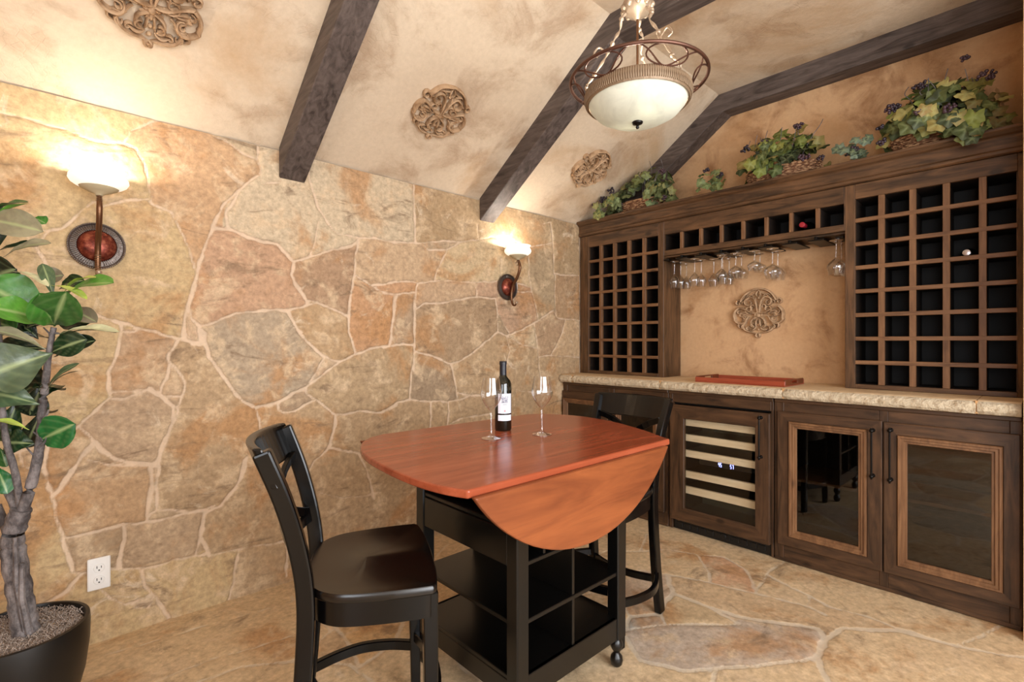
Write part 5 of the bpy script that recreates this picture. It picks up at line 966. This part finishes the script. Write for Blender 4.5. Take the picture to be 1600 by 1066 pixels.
def vines(L, rs, ctr, rad, n, size, pal, gaps=()):
    cx, cy, cz = ctr; rx, ry, rz = rad
    for _ in range(n):
        th = rs.uniform(0, 2*PI); ph = math.asin(rs.uniform(-.25, 1)); q = rs.uniform(.72, 1.02)
        dx, dy, dz = math.cos(ph)*math.cos(th), math.cos(ph)*math.sin(th), math.sin(ph)
        px_, py_, pz_ = cx+rx*dx*q, cy+ry*dy*q, cz+rz*dz*q
        px_ = min(px_, .235); out = V((dx/rx, dy/ry, dz/rz)).normalized()
        d = V((rs.uniform(-1, .3), rs.uniform(-1, 1), rs.uniform(-1.1, .5))); nr = out+V((-.5, -.2, .25))+V((rs.uniform(-.5, .5), rs.uniform(-.5, .5), rs.uniform(-.4, .4)))
        s_ = size*rs.uniform(.62, 1.15)
        pz_ = min(pz_, 2.15+.69*min(1.058, abs(py_))-.07-(.14 if px_ > .13 else 0))
        if pz_ < 2.165+s_*.6 and px_ > -.06: pz_ = 2.165+s_*.7
        if px_ < .12 and pz_ < 2.285 and any(a < py_ < b for a, b in gaps): continue
        vine_leaf(L, (px_, py_, pz_), d, nr, s_, rs.choice(pal), rs.uniform(0, .35))
def grapes(parent, rs, c, r, n, cs=.0075):
    c = (c[0], c[1], min(c[2], 2.15+.69*abs(c[1])-r-.02))
    m = MB()
    for _ in range(n):
        a, b_ = rs.uniform(0, 2*PI), math.acos(rs.uniform(-1, 1)); q = r*rs.random()**.4
        m.ball((c[0]+q*math.sin(b_)*math.cos(a)*.8, c[1]+q*math.sin(b_)*math.sin(a)*1.2, c[2]+q*math.cos(b_)*.8), cs*rs.uniform(.8, 1.15), 8, 5)
    return m.build('grape_cluster', 'grape_skin', parent, smooth=True)
def basket(root, cy, cx, hl, hw, h, z0=2.1515):
    m = MB(); NR = 9; NA = 56
    for k in range(NR):
        z = z0+.005+h*(k+.5)/NR; sc = .86+.14*k/NR
        pts = [(cx+hw*sc*math.cos(a)*(1+.03*(1 if (i+k) % 2 else -1)), cy+hl*sc*math.sin(a)*(1+.03*(1 if (i+k) % 2 else -1)), z) for i, a in enumerate([2*PI*q/NA for q in range(NA+1)])]
        pts[-1] = pts[0]; m.tube(pts, h/NR*.52, 6, caps=False)
    for i in range(0, NA, 4):
        a = 2*PI*i/NA; m.tube([(cx+hw*.86*math.cos(a), cy+hl*.86*math.sin(a), z0+.001), (cx+hw*math.cos(a), cy+hl*math.sin(a), z0+h+.004)], .003, 5)
    m.prism([(cx+hw*.84*math.cos(2*PI*q/24), cy+hl*.84*math.sin(2*PI*q/24)) for q in range(24)], lambda u, v, w: (u, v, w), z0, z0+.006)
    m.tube([(cx+hw*math.cos(a), cy+hl*math.sin(a), z0+h+.006) for a in [2*PI*q/40 for q in range(41)]], .007, 8, caps=False)
    return m.build('basket', 'wicker', root, smooth=True)
def vine_basket(label, cy, hl, top, n, size, seed, pal, clusters, bl=.13, droop=(), gaps=()):
    rs = random.Random(seed); r = thing('vine_basket', label, 'plant basket', (.10, cy, 2.1515), 'vine baskets on the ledge')
    basket(r, cy, .10, bl, .085, .085)
    L = Leaves(); vines(L, rs, (.09, cy, 2.24), (.13, hl, top-2.24), n, size, pal, gaps)
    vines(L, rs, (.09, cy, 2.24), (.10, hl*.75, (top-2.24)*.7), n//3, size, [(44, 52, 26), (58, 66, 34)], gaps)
    for y, z_ in droop:
        for q in range(7): vine_leaf(L, (-.075-.012*q % .03, y+rs.uniform(-.05, .05), z_+rs.uniform(-.03, .05)), (rs.uniform(-.4, .2), rs.uniform(-1, 1), -1), (-1, rs.uniform(-.4, .4), .3), size*rs.uniform(.6, 1), rs.choice(pal), .1)
    L.build('foliage', 'vine_leaf', r)
    m = MB()
    for q in range(7):
        y = cy+rs.uniform(-hl, hl)*.9; top_ = min(top, 2.15+.69*abs(y)-.08); m.tube(cr([(.08, cy+(y-cy)*.4, 2.25), (.04, cy+(y-cy)*.8, top_-.10), (.03, y, top_-.04+rs.uniform(-.08, .02)), (.0, y+rs.uniform(-.03, .03), top_-.02+rs.uniform(-.06, .02))], 4), .002, 5)
    m.build('stems', 'bark', r, smooth=True)
    for c in clusters: grapes(r, rs, (c[0]-.01, c[1], c[2]-.075), c[3]*.9, c[4])
    return r
P1 = [(104, 112, 66), (92, 106, 62), (112, 126, 84), (86, 92, 46), (122, 122, 64), (134, 130, 78), (70, 80, 42)]
vine_basket('vine basket with pale green leaves at the left end of the ledge', -.50, .29, 2.50, 130, .042, 1, P1, [(-.04, -.27, 2.47, .035, 26), (-.06, -.20, 2.38, .024, 14), (-.02, -.76, 2.46, .024, 16), (-.04, -.34, 2.42, .03, 20), (-.07, -.80, 2.26, .024, 14)], .18, [(-.25, 2.20), (-.36, 2.26), (-.72, 2.26)], [(-.62, -.38)])
vine_basket('vine basket with yellow-green leaves in the middle of the ledge', -1.49, .25, 2.47, 130, .044, 2, [(88, 100, 40), (106, 116, 48), (70, 82, 36), (122, 124, 54), (60, 72, 34), (138, 122, 66)], [(-.03, -1.62, 2.50, .026, 18), (-.06, -1.34, 2.44, .028, 18), (-.05, -1.44, 2.45, .026, 16), (-.06, -1.66, 2.30, .03, 20), (-.05, -1.74, 2.28, .02, 12)], .21, [(-1.42, 2.25), (-1.50, 2.32)], [(-1.40, -1.24), (-1.72, -1.57)])
vine_basket('largest vine basket, dark grapes and pinkish leaves, at the right end of the ledge', -2.225, .245, 2.51, 175, .050, 3, GREENS+[(178, 146, 104), (170, 160, 96), (120, 132, 60)], [(-.07, -2.06, 2.44, .034, 34), (-.02, -2.16, 2.53, .028, 22), (-.08, -2.17, 2.38, .026, 18), (-.02, -2.32, 2.60, .018, 10), (-.06, -2.40, 2.47, .034, 28), (-.04, -2.00, 2.37, .018, 8), (-.09, -2.28, 2.36, .03, 24), (-.08, -2.02, 2.28, .022, 14)], .20, [(-2.18, 2.28), (-2.25, 2.26), (-2.33, 2.22), (-2.36, 2.14)], [(-2.13, -1.99)])
def sprig(label, cy, cz, seed, pal, gx):
    rs = random.Random(seed); r = thing('grape_sprig', label, 'artificial vine', (-.01, cy, 2.163), 'small grape sprigs on the ledge')
    L = Leaves()
    for _ in range(20):
        vine_leaf(L, (-.03+rs.uniform(-.045, .03), cy+rs.uniform(-.07, .07), cz+rs.uniform(-.02, .07)), (rs.uniform(-.6, .1), rs.uniform(-1, 1), rs.uniform(-1, .6)), (-.9, rs.uniform(-.5, .4), .5), .032*rs.uniform(.7, 1.1), rs.choice(pal), .15)
    L.build('foliage', 'vine_leaf', r)
    for dy, dz in gx: grapes(r, rs, (-.04, cy+dy, cz+dz), .022, 14)
sprig('small sprig of leaves and dark grapes on the ledge, just left of the middle basket', -1.105, 2.215, 11, P1, [(.03, .09), (-.06, .04)])
sprig('small grey-green sprig with grapes on the ledge between the middle and right baskets', -1.885, 2.200, 12, [(96, 110, 92), (112, 124, 104), (80, 92, 72)], [(-.01, .02), (.02, .01)])
